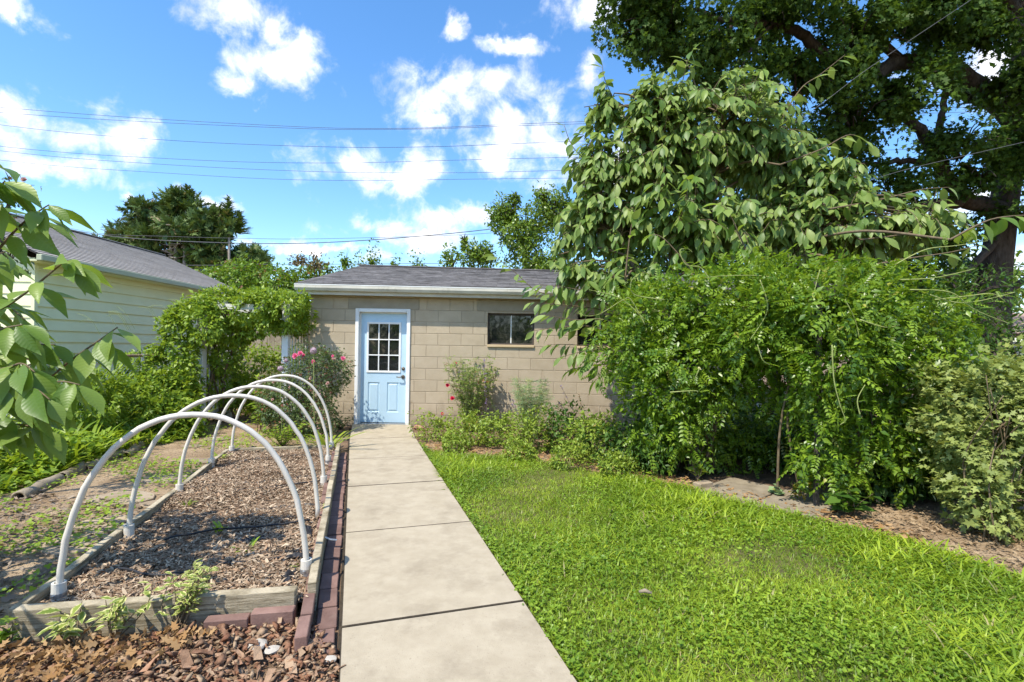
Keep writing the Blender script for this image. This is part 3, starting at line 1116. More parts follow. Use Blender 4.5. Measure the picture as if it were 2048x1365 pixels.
PZ0, PZ1 = .235, .76
cx = (sx0 + sx1) / 2
p1, p2 = (sx0 + .135, cx - .065), (cx + .065, sx1 - .135)
dbox(sx0, lx0, lz0, sz1, dy, dy + .04, slab)
dbox(lx1, sx1, lz0, sz1, dy, dy + .04, slab)
dbox(lx0, lx1, lz1, sz1, dy, dy + .04, slab)
dbox(sx0, sx1, PZ1, lz0, dy, dy + .04, slab)
dbox(sx0, sx1, sz0, PZ0, dy, dy + .04, slab)
dbox(sx0, p1[0], PZ0, PZ1, dy, dy + .04, slab)
dbox(p1[1], p2[0], PZ0, PZ1, dy, dy + .04, slab)
dbox(p2[1], sx1, PZ0, PZ1, dy, dy + .04, slab)
dr = slab.build("door", m_door, shed)
for q0, q1 in (p1, p2):
    pm = MB()
    o_, i_, i2 = 0.0, .022, .045
    rings = [(0, 0.0), (.012, .014), (.02, .014), (.045, .003)]
    for ins, dep in rings:
        pm.v += [(q0 + ins, dy + dep, PZ0 + ins), (q1 - ins, dy + dep, PZ0 + ins), (q1 - ins, dy + dep, PZ1 - ins), (q0 + ins, dy + dep, PZ1 - ins)]
    for k in range(3):
        for j in range(4):
            pm.f.append((4 * k + j, 4 * k + (j + 1) % 4, 4 * k + 4 + (j + 1) % 4, 4 * k + 4 + j))
    pm.f.append((12, 13, 14, 15))
    pm.build("panel", m_door, dr)
lf = MB()
w = .035
y0, y1 = dy - .014, dy + .03
dbox(lx0 - .02, lx0 + w - .02, lz0 - .02, lz1 + .02, y0, y1, lf)
dbox(lx1 - w + .02, lx1 + .02, lz0 - .02, lz1 + .02, y0, y1, lf)
dbox(lx0 + w - .02, lx1 - w + .02, lz1 - w + .02, lz1 + .02, y0, y1, lf)
dbox(lx0 + w - .02, lx1 - w + .02, lz0 - .02, lz0 + w - .02, y0, y1, lf)
lf.build("lite_frame", m_trim, dr, bevel=.004)
a0, a1, b0, b1 = lx0 + w - .02, lx1 - w + .02, lz0 + w - .02, lz1 - w + .02
for k in (1, 2):
    xx = a0 + (a1 - a0) * k / 3
    MB().box((xx, dy - .002, (b0 + b1) / 2), (.02, .018, b1 - b0)).build("muntin", m_trim, dr, bevel=.003)
for k in (1, 2):
    zz = b0 + (b1 - b0) * k / 3
    MB().box(((a0 + a1) / 2, dy - .0045, zz), (a1 - a0, .017, .02)).build("muntin", m_trim, dr, bevel=.003)
for i in range(3):
    for j in range(3):
        x0, x1 = a0 + (a1 - a0) * i / 3, a0 + (a1 - a0) * (i + 1) / 3
        z0, z1 = b0 + (b1 - b0) * j / 3, b0 + (b1 - b0) * (j + 1) / 3
        mb = MB()
        dbox(x0 + .001, x1 - .001, z0 + .001, z1 - .001, dy + .01, dy + .016, mb)
        mb.build("pane", m_glass, dr)
kx = sx1 - .06
hb = MB()
hb.lathe((kx, dy, 1.005), [(.0, .026), (.018, .026), (.022, .018), (.028, .012), (.031, .0)], 18, 'Y')
hb.build("deadbolt", m_brass, dr, smooth=True)
hk = MB()
hk.lathe((kx, dy, .86), [(.012, .055), (.014, .03), (.02, .014), (.034, .010), (.035, 0)], 18, 'Y')
hk.tube([(kx, dy - .05, .86), (kx - .02, dy - .062, .862), (kx - .06, dy - .062, .857), (kx - .105, dy - .058, .862)], [.011, .011, .009, .008], 8)
hk.build("door_handle", m_brass, dr, smooth=True)

# windows
for i, (x0, x1) in enumerate(WINS):
    wf = MB()
    yy = SY + .10
    f = .028
    z0, z1 = WZ0 + .03, WZ1 - .005
    wf.box((x0 + f / 2, yy, (z0 + z1) / 2), (f, .06, z1 - z0)).box((x1 - f / 2, yy, (z0 + z1) / 2), (f, .06, z1 - z0))
    wf.box(((x0 + x1) / 2, yy, z1 - f / 2), (x1 - x0 - 2 * f, .06, f)).box(((x0 + x1) / 2, yy, z0 + f / 2), (x1 - x0 - 2 * f, .06, f))
    win = wf.build("window", m_dark, shed, bevel=.003)
    MB().box(((x0 + x1) / 2, yy, (z0 + z1) / 2), (.018, .035, z1 - z0 - 2 * f)).build("mullion", m_trim, win)
    for a, b in ((x0 + f, (x0 + x1) / 2 - .009), ((x0 + x1) / 2 + .009, x1 - f)):
        mb = MB()
        dbox(a, b, z0 + f, z1 - f, yy + .005, yy + .012, mb)
        mb.build("pane", m_glass, win)
    MB().box(((x0 + x1) / 2, SY + .045, WZ0 + .008), (x1 - x0 + .004, .15, .045)).build("sill", m_sill, win, bevel=.006)
    # paler curtain-like board standing behind the glass of the first window
# roof: gable, ridge along the front
EY, EZ = SY - .235, 2.42
RY, RZ = 12.1, 3.32
rx0, rx1 = SX0 - .16, SX1 + .2


def shingled(name, parent, A, B, C, D, rows, m, tab=.3, th=.010, jit=1.0):
    """shingle courses on the slope A-B (eave) to D-C (ridge), every tab its own little slab"""
    A, B, C, D = map(Vector, (A, B, C, D))
    mb_v, mb_f, rn = [], [], []
    nrm = (B - A).cross(D - A).normalized()
    if nrm.z < 0:
        nrm = -nrm
    for r in range(rows):
        t0, t1 = r / rows, (r + 1.0) / rows
        l0, r0 = A.lerp(D, t0), B.lerp(C, t0)
        l1, r1 = A.lerp(D, t1), B.lerp(C, t1)
        L = (r0 - l0).length
        n = max(1, int(L / tab))
        offs = (r % 3) * .33 / n
        xs = [0] + [min(1, max(0, (k + .0) / n + offs)) for k in range(0 if offs > 0 else 1, n)] + [1]
        for k in range(len(xs) - 1):
            if xs[k + 1] - xs[k] < .02 / n:
                continue
            g = .004 / L
            e = th * (1 + jit * R.uniform(-.2, .5))
            i = len(mb_v)
            p = [l0.lerp(r0, xs[k] + g), l0.lerp(r0, xs[k + 1] - g), l1.lerp(r1, xs[k + 1] - g), l1.lerp(r1, xs[k] + g)]
            drop = (l0 - l1).normalized() * R.uniform(0, .008) * jit
            mb_v += [tuple(p[0] + nrm * e + drop), tuple(p[1] + nrm * e + drop), tuple(p[2] + nrm * .002), tuple(p[3] + nrm * .002), tuple(p[0] + drop), tuple(p[1] + drop)]
            mb_f += [(i, i + 1, i + 2, i + 3), (i + 4, i + 5, i + 1, i)]
            q = R.random()
            rn += [q, q]
    me = bpy.data.meshes.new(name)
    me.from_pydata(mb_v, [], mb_f)
    a = me.attributes.new('rnd', 'FLOAT', 'FACE')
    a.data.foreach_set('value', rn)
    me.materials.append(m)
    o = link(name, me, parent)
    o["kind"] = "stuff"
    return o


rb = MB()
rb.v = [(rx0, EY, EZ + .02), (rx1, EY, EZ - .03), (rx1, RY, RZ - .1), (rx0, RY, RZ), (rx0, 2 * RY - EY, EZ), (rx1, 2 * RY - EY, EZ)]
rb.f = [(0, 1, 2, 3), (3, 2, 5, 4)]
roof = rb.build("roof", m_shingle, shed)
shingled("shingles", roof, (rx0 - .01, EY - .02, EZ + .024), (rx1 + .01, EY - .02, EZ - .026), (rx1 + .01, RY, RZ - .094), (rx0 - .01, RY, RZ + .006), 26, m_shingle, .32)
MB().bar((rx0 - .02, RY, RZ + .015), (rx1, RY, RZ - .085), .24, .025).build("ridge_cap", m_shingle, roof)
MB().bar((rx0 + .02, EY + .05, EZ - .075), (rx1 - .02, EY + .05, EZ - .125), .03, .16).build("fascia", m_fascia, roof)
MB().bar((rx0 + .02, EY + .148, EZ - .13), (rx1 - .02, EY + .148, EZ - .18), .16, .015).build("soffit", m_fascia, roof)
gt = MB()
prof = [(.0, .0), (-.075, .0), (-.10, .045), (-.10, .095), (-.085, .095), (-.085, .05), (-.065, .012), (0, .012)]
n = len(prof)
for xx, dz in ((rx0 - .0, 0), (rx1, -.05)):
    gt.v += [(xx, EY + .034 + y, EZ - .095 + z + dz) for y, z in prof]
gt.f = [(j, (j + 1) % n, n + (j + 1) % n, n + j) for j in range(n)] + [tuple(range(n)), tuple(range(n, 2 * n))[::-1]]
gt.build("gutter", m_gutter, roof)
MB().bar((rx0, EY - .058, EZ + .004), (rx1, EY - .058, EZ - .046), .022, .014).build("gutter_lip", m_trim, roof)
for (a, b) in (((rx0 + .012, EY + .02, EZ - .07), (rx0 + .012, RY, RZ - .10)),):
    MB().bar(a, b, .03, .15).build("rake_board", m_fascia, roof)
gab = MB()
for xx in (SX0 + .02, SX1 - .02):
    gab.face((xx, SY, 2.42), (xx, 2 * RY - SY, 2.42), (xx, RY, RZ - .12))
gab.build("gable_wall", m_mortar, shed)
ds = MB().box((SX1 - .07, SY - .045, 1.15), (.075, .06, 2.2))
ds.build("downspout", m_gutter, shed, bevel=.008)

# ================================================================== the neighbour's garage
HX = -8.0
ga = thing("white_garage", "white garage with horizontal siding and grey shingle gable roof", "garage", (-10.2, 11.3, 0))
HY0, HY1 = 8.35, 14.25
core = MB()
core.box(((HX - 2.2), (HY0 + HY1) / 2, 1.35), (4.38, HY1 - HY0 - .04, 2.78))
core.build("wall_core", m_siding, ga)
nb = 14
bhh = .2
for k in range(nb):
    z0 = -.02 + k * bhh
    mb = MB()
    # lower edge stands proud of the board below
    mb.v = [(HX + .034, HY0, z0), (HX + .034, HY1, z0), (HX + .004, HY1, z0 + bhh), (HX + .004, HY0, z0 + bhh), (HX + .002, HY0, z0), (HX + .002, HY1, z0)]
    mb.f = [(0, 1, 2, 3), (0, 4, 5, 1), (4, 0, 3), (1, 5, 2)]
    mb.build("siding_board", m_siding, ga)
    mb = MB()
    mb.v = [(HX - 4.4, HY0 - .005, z0), (HX, HY0 - .005, z0), (HX, HY0 + .014, z0 + bhh), (HX - 4.4, HY0 + .014, z0 + bhh), (HX - 4.4, HY0 + .018, z0), (HX, HY0 + .018, z0)]
    mb.f = [(0, 1, 2, 3), (0, 4, 5, 1)]
    mb.build("siding_board", m_siding, ga)
MB().box((HX + .012, HY0 + .0, 1.38), (.06, .06, 2.8)).build("corner_post", m_siding, ga)
gex, gez = HX + .32, 2.80
grx, grz = HX - 2.2, 3.93
roof2 = MB()
roof2.v = [(gex, HY0 - .3, gez), (gex, HY1 + .25, gez), (grx, HY1 + .25, grz), (grx, HY0 - .3, grz), (2 * grx - gex, HY0 - .3, gez), (2 * grx - gex, HY1 + .25, gez)]
roof2.f = [(0, 1, 2, 3), (3, 2, 5, 4)]
rf2 = roof2.build("roof", m_shingle2, ga)
shingled("shingles", rf2, (gex + .02, HY1 + .26, gez + .006), (gex + .02, HY0 - .31, gez + .006), (grx, HY0 - .31, grz + .006), (grx, HY1 + .26, grz + .006), 24, m_shingle2, 1.0, .016, 0.12)
MB().bar((grx, HY0 - .32, grz + .01), (grx, HY1 + .27, grz + .01), .22, .02).build("ridge_cap", m_shingle2, rf2)
gtr = MB()
gtr.bar((gex + .04, HY0 - .3, gez - .055), (gex + .04, HY1 + .25, gez - .055), .10, .10)
gtr.build("gutter", mat("garage_gutter", (.40, .43, .30), (.45, .48, .35), 3, .55, .05), rf2, bevel=.01)
MB().bar((HX + .16, HY0 - .28, gez - .10), (HX + .16, HY1 + .22, gez - .10), .30, .02).build("soffit", m_siding, rf2)
gw = MB()
gw.face((HX, HY0 + .02, 2.75), (HX - 4.4, HY0 + .02, 2.75), (grx, HY0 + .02, grz - .1)).face((HX, HY1 - .02, 2.75), (HX - 4.4, HY1 - .02, 2.75), (grx, HY1 - .02, grz - .1))
gw.build("gable_wall", m_siding, ga)

# far house whose roof shows past the oak trunk
fh = thing("far_house", "distant house with brown shingle roof seen past the oak trunk", "house", (24, 24, 0))
b0 = P(2095, 668, 22)
MB().box((b0.x + 2.5, b0.y + 3, 1.0), (6.6, 5, 2.1)).build("wall", m_fascia, fh)
fr = MB()
z0, z1 = b0.z, b0.z + 1.15
x0, x1 = b0.x - 2.0, b0.x + 7
fr.v = [(x0, b0.y, z0), (x1, b0.y, z0), (x1, b0.y + 3, z1), (x0, b0.y + 3, z1), (x0, b0.y + 6, z0), (x1, b0.y + 6, z0)]
fr.f = [(0, 1, 2, 3), (3, 2, 5, 4)]
m_far = mat("brown_roof", (.28, .19, .15), (.36, .26, .21), 3, .95, .3, 50)
fr.build("roof", m_far, fh)

# ================================================================== overhead wires
WIRES = [[(0, 215), (537, 251), (805, 257), (1100, 246)], [(0, 225.5), (537, 255), (805, 259), (1100, 250)], [(0, 250), (322, 280), (644, 294), (860, 294), (1100, 285)],
         [(0, 293), (322, 317), (644, 326.5), (1100, 316)], [(0, 302), (322, 329), (644, 344), (913, 346), (1100, 342)], [(0, 320.6), (322, 346), (644, 361), (1100, 357)]]
LOW = [([(40, 430), (215, 472), (480, 487), (700, 483), (970, 460), (1110, 434)], .014, 17, "sagging black service cable dipping low over the shed roof"),
       ([(40, 428), (190, 466), (330, 473), (480, 477), (640, 478), (960, 468), (1100, 448)], .007, 17.3, "thin cable just above the sagging service cable"),
       ([(300, 529), (560, 529), (800, 528), (1090, 524)], .012, 21, "pale cable level with the shed ridge, behind the arbor"),
       ([(1560, 262), (1740, 135), (1930, 8)], .004, 7.6, "thin wire slanting up through the oak crown"), ([(1600, 392), (1830, 335), (2060, 282)], .004, 7.6, "thin wire crossing below the oak limbs")]


def wire(pts, r, D, label, group):
    q = [P(x, y, D) for x, y in pts]
    a, b = q[0] + (q[0] - q[1]) * 1.6, q[-1] + (q[-1] - q[-2]) * (3.0 if D > 10 else 1.2)
    a.z += .6
    mb = MB()
    mb.tube(curve([a] + q + [b], 7), r, 5)
    setp(mb.build("overhead_wire", m_wire), label, "wire", group)


for i, w in enumerate(WIRES):
    wire(w, .008, 20 + .3 * i, "thin overhead power line crossing the open sky", "power lines across the sky")
for pts, r, D, lab in LOW:
    wire(pts, r, D, lab, None)

# ================================================================== leaf materials
l_oak = leafmat("oak_leaf", (.026, .064, .012), (.075, .145, .026), trans=.34, rough=.55, spec=.2)
l_paw = leafmat("pawpaw_leaf", (.07, .15, .04), (.235, .335, .115), (.40, .54, .06), .33, .45, .4, vein=.15)
l_paw1 = leafmat("pawpaw_leaf_single", (.085, .18, .035), (.21, .325, .085), (.46, .62, .03), .40, .42, .4, vein=.14, obj=True)
l_wist = leafmat("wisteria_leaf", (.05, .13, .012), (.205, .335, .035), trans=.36, rough=.36, spec=.5, odd=((.40, .38, .07), .015))
l_vine = leafmat("vine_leaf", (.085, .175, .020), (.26, .385, .05), trans=.35, rough=.42)
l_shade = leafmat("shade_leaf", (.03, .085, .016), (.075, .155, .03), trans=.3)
l_hedge = leafmat("hedge_leaf", (.07, .15, .015), (.16, .27, .03), trans=.3, rough=.42, odd=((.30, .13, .05), .04))
l_tree = leafmat("pear_leaf", (.07, .145, .016), (.16, .26, .035), trans=.33, rough=.35, spec=.5)
l_lime = leafmat("pale_shrub_leaf", (.15, .215, .075), (.28, .36, .14), trans=.3, rough=.5)
l_rose = leafmat("rose_leaf", (.055, .10, .045), (.12, .185, .07), trans=.22, rough=.4, odd=((.24, .085, .05), .08))
l_rose2 = leafmat("rose_leaf_light", (.11, .19, .055), (.21, .30, .09), trans=.28, rough=.4, odd=((.28, .09, .05), .04))
l_rue = leafmat("rue_leaf", (.13, .23, .145), (.22, .33, .20), trans=.2, rough=.6, odd=((.36, .38, .10), .08))
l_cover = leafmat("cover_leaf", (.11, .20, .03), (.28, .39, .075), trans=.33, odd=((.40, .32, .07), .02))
l_weed = leafmat("weed_leaf", (.11, .22, .020), (.27, .40, .045), trans=.36)
l_strap = leafmat("strap_leaf", (.11, .21, .025), (.28, .38, .06), trans=.35, rough=.4)
l_grass = leafmat("grass_blade", (.10, .195, .014), (.275, .40, .045), trans=.36, rough=.42, patch=1.6, odd=((.38, .33, .14), .03))
l_clover = leafmat("clover_leaf", (.085, .185, .018), (.215, .345, .045), trans=.32, rough=.4, patch=1.1)
l_vari = leafmat("variegated_leaf", (.14, .23, .05), (.24, .32, .08), (.55, .55, .15), .28, .4, edge=(.70, .66, .28))
l_spruce = leafmat("spruce_needle", (.045, .10, .035), (.12, .19, .06), trans=.12, rough=.55, odd=((.22, .17, .07), .06))
l_pink = leafmat("pink_petal", (.80, .10, .28), (.85, .26, .40), (.9, .3, .4), .3, .5)
l_red = leafmat("red_petal", (.55, .012, .06), (.70, .03, .10), (.8, .05, .1), .25, .5)
l_pale = leafmat("faded_petal", (.55, .32, .30), (.66, .44, .36), (.7, .5, .4), .3, .6)
l_allium = leafmat("allium_floret", (.42, .30, .36), (.58, .42, .46), (.5, .4, .4), .2, .6)
l_purple = leafmat("purple_floret", (.20, .12, .34), (.30, .20, .44), (.4, .2, .5), .2, .6)


def stuff_leaves(name, t, p, ax, no, sc, m, label, cat, parent=None, smooth=False, sx=None):
    o = link(name, leaf_mesh(name, t, p, frames(ax, no), sc, m, smooth=smooth, sx=sx), parent)
    if label:
        setp(o, label, cat, kind="stuff")
    return o


# ================================================================== lawn
def grass(poly, n, h0, h1, name, label, wid=.045, keep=None, t=None, fall=2.8, pw=1.25):
    p = in_area(poly, n, fall, pw)
    if keep is not None:
        p = p[keep(p)]
    n = len(p)
    a = rng.random(n) * 6.283
    lean = rng.uniform(.25, 1.25, n)
    ax = np.column_stack([np.cos(a) * lean, np.sin(a) * lean, np.ones(n)])
    no = np.column_stack([-np.cos(a), -np.sin(a), lean + .2]) + rng.normal(size=(n, 3)) * .25
    sc = (h0 + (h1 - h0) * rng.random(n) ** 1.3) * (1 + .35 * nz(p * .9, 1.2)).clip(.55, 1.5)
    return stuff_leaves(name, t or blade(wid, .38, 2), p, ax, no, sc, l_grass, label, "grass")


bare = lambda p: (nz(p, 1.9) + .35 * rng.normal(size=len(p))) > -1.9
grass(lawn_poly, 150000, .03, .08, "lawn_grass", "bright green uncut lawn grass beside the concrete path", .05, bare)
grass(lawn_poly, 34000, .07, .135, "long_grass", "longer lime green grass tufts across the lawn", .045, lambda p: (nz(p + 3, 1.3) + .3 * (p[:, 0] - .8) + .3 * rng.normal(size=len(p))) > .35, t=blade(.042, .5, 3))
pp = in_area(lawn_poly, 40000, 2.8, 1.25)
pp = pp[(nz(pp, 1.15) + .4 * rng.normal(size=len(pp))) > -.3]
n = len(pp)
pp[:, 2] = rng.uniform(.015, .055, n)
a = rng.random(n) * 6.283
ax = np.column_stack([np.cos(a), np.sin(a), rng.normal(size=n) * .2])
no = np.column_stack([rng.normal(size=n) * .3 - .1, rng.normal(size=n) * .3 - .15, np.ones(n)])
stuff_leaves("lawn_clover", TRIF, pp, ax, no, rng.uniform(.014, .028, n), l_clover, "low clover growing through the lawn", "clover")
pp = in_area(lawn_poly, 8000, 2.6, 1.4)
pp = pp[(nz(pp + 7, 1.5) + .3 * rng.normal(size=len(pp))) > .25]
n = len(pp)
pp[:, 2] = rng.uniform(.03, .07, n)
a = rng.random(n) * 6.283
ax = np.column_stack([np.cos(a), np.sin(a), rng.normal(size=n) * .3])
no = np.column_stack([rng.normal(size=n) * .35 - .1, rng.normal(size=n) * .35 - .2, np.ones(n)])
stuff_leaves("lawn_violets", LEAF, pp, ax, no, rng.uniform(.018, .036, n), l_clover, "broad violet leaves scattered through the lawn", "lawn weeds")
# creeping tufts that overhang the path edge
pp = np.array([tuple(pathpt(s_, .955 + R.gauss(.02, .025))) for s_ in rng.uniform(-.6, 5.0, 1500)])
n = len(pp)
pp[:, 2] = rng.uniform(.02, .045, n)
a = rng.random(n) * 6.283
stuff_leaves("path_edge_weeds", TRIF, pp, np.column_stack([np.cos(a), np.sin(a), rng.normal(size=n) * .3]), np.column_stack([rng.normal(size=n) * .4, rng.normal(size=n) * .4, np.ones(n)]),
             rng.uniform(.014, .03, n), l_clover, "small clover leaves creeping along the path's lawn edge", "path weeds")
for (px, py) in ((1290, 1186),):
    g = G(px, py, .05)
    setp(MB().tube([g + Vector((-.03, .01, 0)), g + Vector((.0, 0, .012)), g + Vector((.035, -.01, .003))], [.008, .012, .007], 7).build("stick", m_log, smooth=True), "short tan bark stick lying on the lawn", "stick")

# dead leaves and straw along the lawn's far edge
edge_poly = [(x, y + .02) for x, y in EDGE[:10]] + [(x + .22, y + .28) for x, y in EDGE[:10]][::-1]
sheet("edge_soil", edge_poly, .001, m_dirt)
litter("edge_litter", edge_poly, 1500, .008, .03, .07, "tan dry leaves along the lawn edge", .25, falloff=4, power=.4)
bareR = [(2.75, 4.05), (3.05, 3.62), (3.35, 3.0), (4.2, 3.0), (4.4, 4.2), (3.4, 4.6)]
sheet("bare_soil", bareR, .003, m_dirt)
litter("shrub_litter", bareR, 1800, .01, .02, .05, "brown leaf litter under the pale leaved shrub", .35, m=leafmat("tan_litter", (.20, .13, .07), (.38, .28, .17), trans=.1, rough=.9, spec=.1), falloff=4, power=.3)

# ================================================================== dirt side weeds and strap plants
pp = in_area(left_poly, 26000, 3.5, 1.0)
dd = np.abs((pp[:, 0] + 3.05) * .96 + (pp[:, 1] - 4.6) * .28)
pp = pp[((nz(pp, 1.7) + .35 * rng.normal(size=len(pp))) > .0 - .5 * (dd > 1.0)) & ((pp[:, 1] > 2.0) | (nz(pp, 3) > .6))]
n = len(pp)
pp[:, 2] = rng.uniform(.01, .07, n)
a = rng.random(n) * 6.283
stuff_leaves("ground_weeds", TRIF, pp, np.column_stack([np.cos(a), np.sin(a), rng.normal(size=n) * .3]), np.column_stack([rng.normal(size=n) * .4, rng.normal(size=n) * .4 - .2, np.ones(n)]),
             rng.uniform(.022, .05, n), l_weed, "low bright green weeds spreading over the dirt path", "weeds")
litter("dirt_litter", [(-4.6, 2.2), (-2.55, 2.3), (-3.0, 4.3), (-4.4, 4.6)], 1500, .005, .03, .08, "grey brown old leaves over the dirt left of the bed", .3, m=leafmat("old_leaf", (.15, .11, .08), (.34, .27, .20), trans=.1, rough=.9, spec=.1))
# mixed undergrowth behind the edging pipes
und = [(-9, 3.2), (-4.55, 3.6), (-4.62, 5.0), (-4.85, 6.6), (-4.6, 7.6), (-5.6, 8.3), (-7.2, 8.2), (-9, 6)]
p = in_area(und, 17000, 4.5, .8)
n = len(p)
hgt = .22 + .16 * nz(p, 1.1)
p[:, 2] = hgt.clip(.05, .6) * rng.random(n) ** .6
ax = rng.normal(size=(n, 3)) * np.array([1, 1, .5])
no = np.array([-.2, -.35, 1.0]) + rng.normal(size=(n, 3)) * .45
stuff_leaves("undergrowth", LEAF, p, ax, no, rng.uniform(.05, .12, n), l_weed, "mixed leafy undergrowth between the fence and edging pipes", "undergrowth")
grass(und, 5000, .2, .5, "tall_weeds", "tall grassy weeds standing in the undergrowth", .035, t=blade(.035, .45, 4), fall=4.5, pw=.8)


def strap_clump(base, n, L, label, group="strap leaved clumps left of the bed", m=None, cat="strap plant", w=.042):
    t = thing("strap_plant", label, cat, base, group)
    a = rng.random(n) * 6.283
    ln = rng.uniform(.15, .9, n)
    ax = np.column_stack([np.cos(a) * ln, np.sin(a) * ln, np.ones(n)])
    no = np.column_stack([-np.cos(a), -np.sin(a), ln + .05])
    p = np.column_stack([base[0] + np.cos(a) * .04 * rng.random(n), base[1] + np.sin(a) * .04 * rng.random(n), np.full(n, base[2])])
    link("leaves", leaf_mesh("leaves", blade(w, .55, 5), p, frames(ax, no), rng.uniform(.6, 1.1, n) * L, m or l_strap, smooth=True), t)
    return t


for (px, py, L, nn) in ((230, 880, .62, 34), (300, 862, .6, 34), (365, 848, .58, 34), (165, 895, .62, 30), (110, 915, .6, 26), (405, 842, .55, 30), (50, 940, .55, 26), (330, 872, .5, 26), (440, 838, .5, 24), (270, 850, .66, 30), (-10, 960, .5, 24)):
    strap_clump(tuple(G(px, py)), nn, L, "clump of arching strap leaves in the undergrowth left of the bed")
strap_clump(tuple(G(655, 905, .0)), 16, .55, "pale green strap leaved clump growing beside the far hoop's foot", None, w=.05)

# small seedlings in the bed
for (px, py, s_) in ((495, 1104, .09), (438, 1062, .09), (645, 1020, .06), (610, 1135, .07), (440, 920, .12), (375, 1010, .08)):
    g = G(px, py, .07)
    strap_clump(tuple(g), 9, s_, "tiny green weed tuft sprouting among the bed's wood chips", "weed tufts in the bed", l_weed, "weed", .11)


# ================================================================== plants made of leafy stems
def stem_plant(name, label, cat, base, stems, h, spread, leaf, t, m, per=10, lean=(0, 0), group=None, whorl=False, smooth=False, stemr=.004, stemm=None, top=.25, droop=.0, wood="stem"):
    base = Vector(base)
    th = thing(name, label, cat, base, group)
    mb = MB()
    pos, axs, nos, scs = [], [], [], []
    for k in range(stems):
        a = R.uniform(0, 6.283)
        s_ = spread * math.sqrt(R.random())
        tip = base + Vector((math.cos(a) * s_ + lean[0], math.sin(a) * s_ + lean[1], h * R.uniform(.65, 1.0)))
        mid = base.lerp(tip, .5) + Vector((R.gauss(0, .06), R.gauss(0, .06), h * .08)) * (spread + .2)
        c = curve([base + Vector((R.gauss(0, .02), R.gauss(0, .02), 0)), mid, tip], 5)
        mb.tube(c, taper(c, stemr, stemr * .4), 5)
        for j in range(per):
            if whorl:
                u = R.choice((1.0, 1.0, .86, .72))
            else:
                u = top + (1 - top) * (j + R.random()) / per
            q = c[min(int(u * (len(c) - 1)), len(c) - 1)]
            aa = R.uniform(0, 6.283)
            pos.append(q + Vector((R.gauss(0, .006), R.gauss(0, .006), R.gauss(0, .006))))
            axs.append((math.cos(aa), math.sin(aa), R.uniform(-.2, .7) - droop))
            nos.append((R.gauss(0, .3), R.gauss(0, .3) - .2, 1.0))
            scs.append(leaf * R.uniform(.6, 1.2))
    mb.build(wood, stemm or m_twig, th, smooth=True)
    link("leaves", leaf_mesh("leaves", t, np.array(pos), frames(np.array(axs), np.array(nos)), np.array(scs), m, smooth=smooth), th)
    return th


v1 = stem_plant("variegated_plant", "low variegated plant with cream edged leaves at the front board's left end", "variegated plant", G(140, 1295), 6, .18, .14, .078, SMALLBIG, l_vari, 6, top=.5, smooth=True)
v2 = stem_plant("variegated_plant", "variegated plant of several upright stems leaning on the front board", "variegated plant", G(225, 1290), 8, .26, .12, .06, SMALLBIG, l_vari, 9, top=.45, smooth=True, lean=(.02, .03))
v3 = stem_plant("variegated_plant", "bushy yellow green variegated plant overlapping the front board's middle", "variegated plant", G(350, 1265), 18, .29, .12, .045, SMALLBIG, l_vari, 14, top=.4, smooth=True, lean=(.03, .05))
v4 = stem_plant("variegated_plant", "small variegated sprig growing just inside the front board", "variegated plant", G(395, 1180, .06), 5, .13, .07, .055, SMALLBIG, l_vari, 7, whorl=True, smooth=True)
stem_plant("weed_plant", "broad leaved green weed at the bed's left front corner", "weed", G(10, 1300), 4, .14, .09, .09, LEAF, l_weed, 5)

# perennials along the shed wall, right of the door
PER = [(870, 880, .28, .22, 420, .035, LEAF, l_cover, "low light green clump beside the path at the shed door"), (930, 890, .34, .26, 600, .035, LEAF, l_cover, "light green leafy clump below the red rose"),
       (1000, 893, .34, .26, 600, .032, TRIF, l_cover, "soft green mound below the blue grey herb"), (1065, 905, .36, .28, 650, .036, LEAF, l_cover, "yellow green mound in front of the blue grey herb"),
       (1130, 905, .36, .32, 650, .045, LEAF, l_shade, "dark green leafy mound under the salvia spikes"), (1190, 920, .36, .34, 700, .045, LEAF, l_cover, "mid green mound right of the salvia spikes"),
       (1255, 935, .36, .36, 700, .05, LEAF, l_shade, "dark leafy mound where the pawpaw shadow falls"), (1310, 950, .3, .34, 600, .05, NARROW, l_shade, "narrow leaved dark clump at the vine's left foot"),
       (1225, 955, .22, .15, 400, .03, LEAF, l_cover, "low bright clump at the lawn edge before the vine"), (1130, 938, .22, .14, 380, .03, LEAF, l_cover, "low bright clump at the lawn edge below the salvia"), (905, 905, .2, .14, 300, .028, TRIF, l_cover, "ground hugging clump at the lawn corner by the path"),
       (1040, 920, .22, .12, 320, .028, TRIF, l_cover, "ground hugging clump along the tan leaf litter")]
for (px, py, r_, h_, n_, s_, t_, m_, lab) in PER:
    h_ *= 1.5
    g = G(px, py)
    th = thing("perennial_clump", lab, "plant", g, "leafy clumps along the shed wall")
    foliage("leaves", th, [(g.x, g.y, h_ * .35, r_, r_ * .8, h_), (g.x + r_ * .4, g.y + .1, h_ * .3, r_ * .7, r_ * .6, h_ * .8)], int(n_ * 2.6), s_ * 1.25, t_, m_, droop=.1, up=1.0, amp=.3, nf=3, thick=.5, core=.4)
    mb = MB()
    for k in range(6):
        mb.tube([g + Vector((R.gauss(0, .04), R.gauss(0, .04), -.01)), g + Vector((R.gauss(0, r_ * .4), R.gauss(0, r_ * .3), h_ * .8))], [.004, .002], 4)
    mb.build("stem", m_greentwig, th)


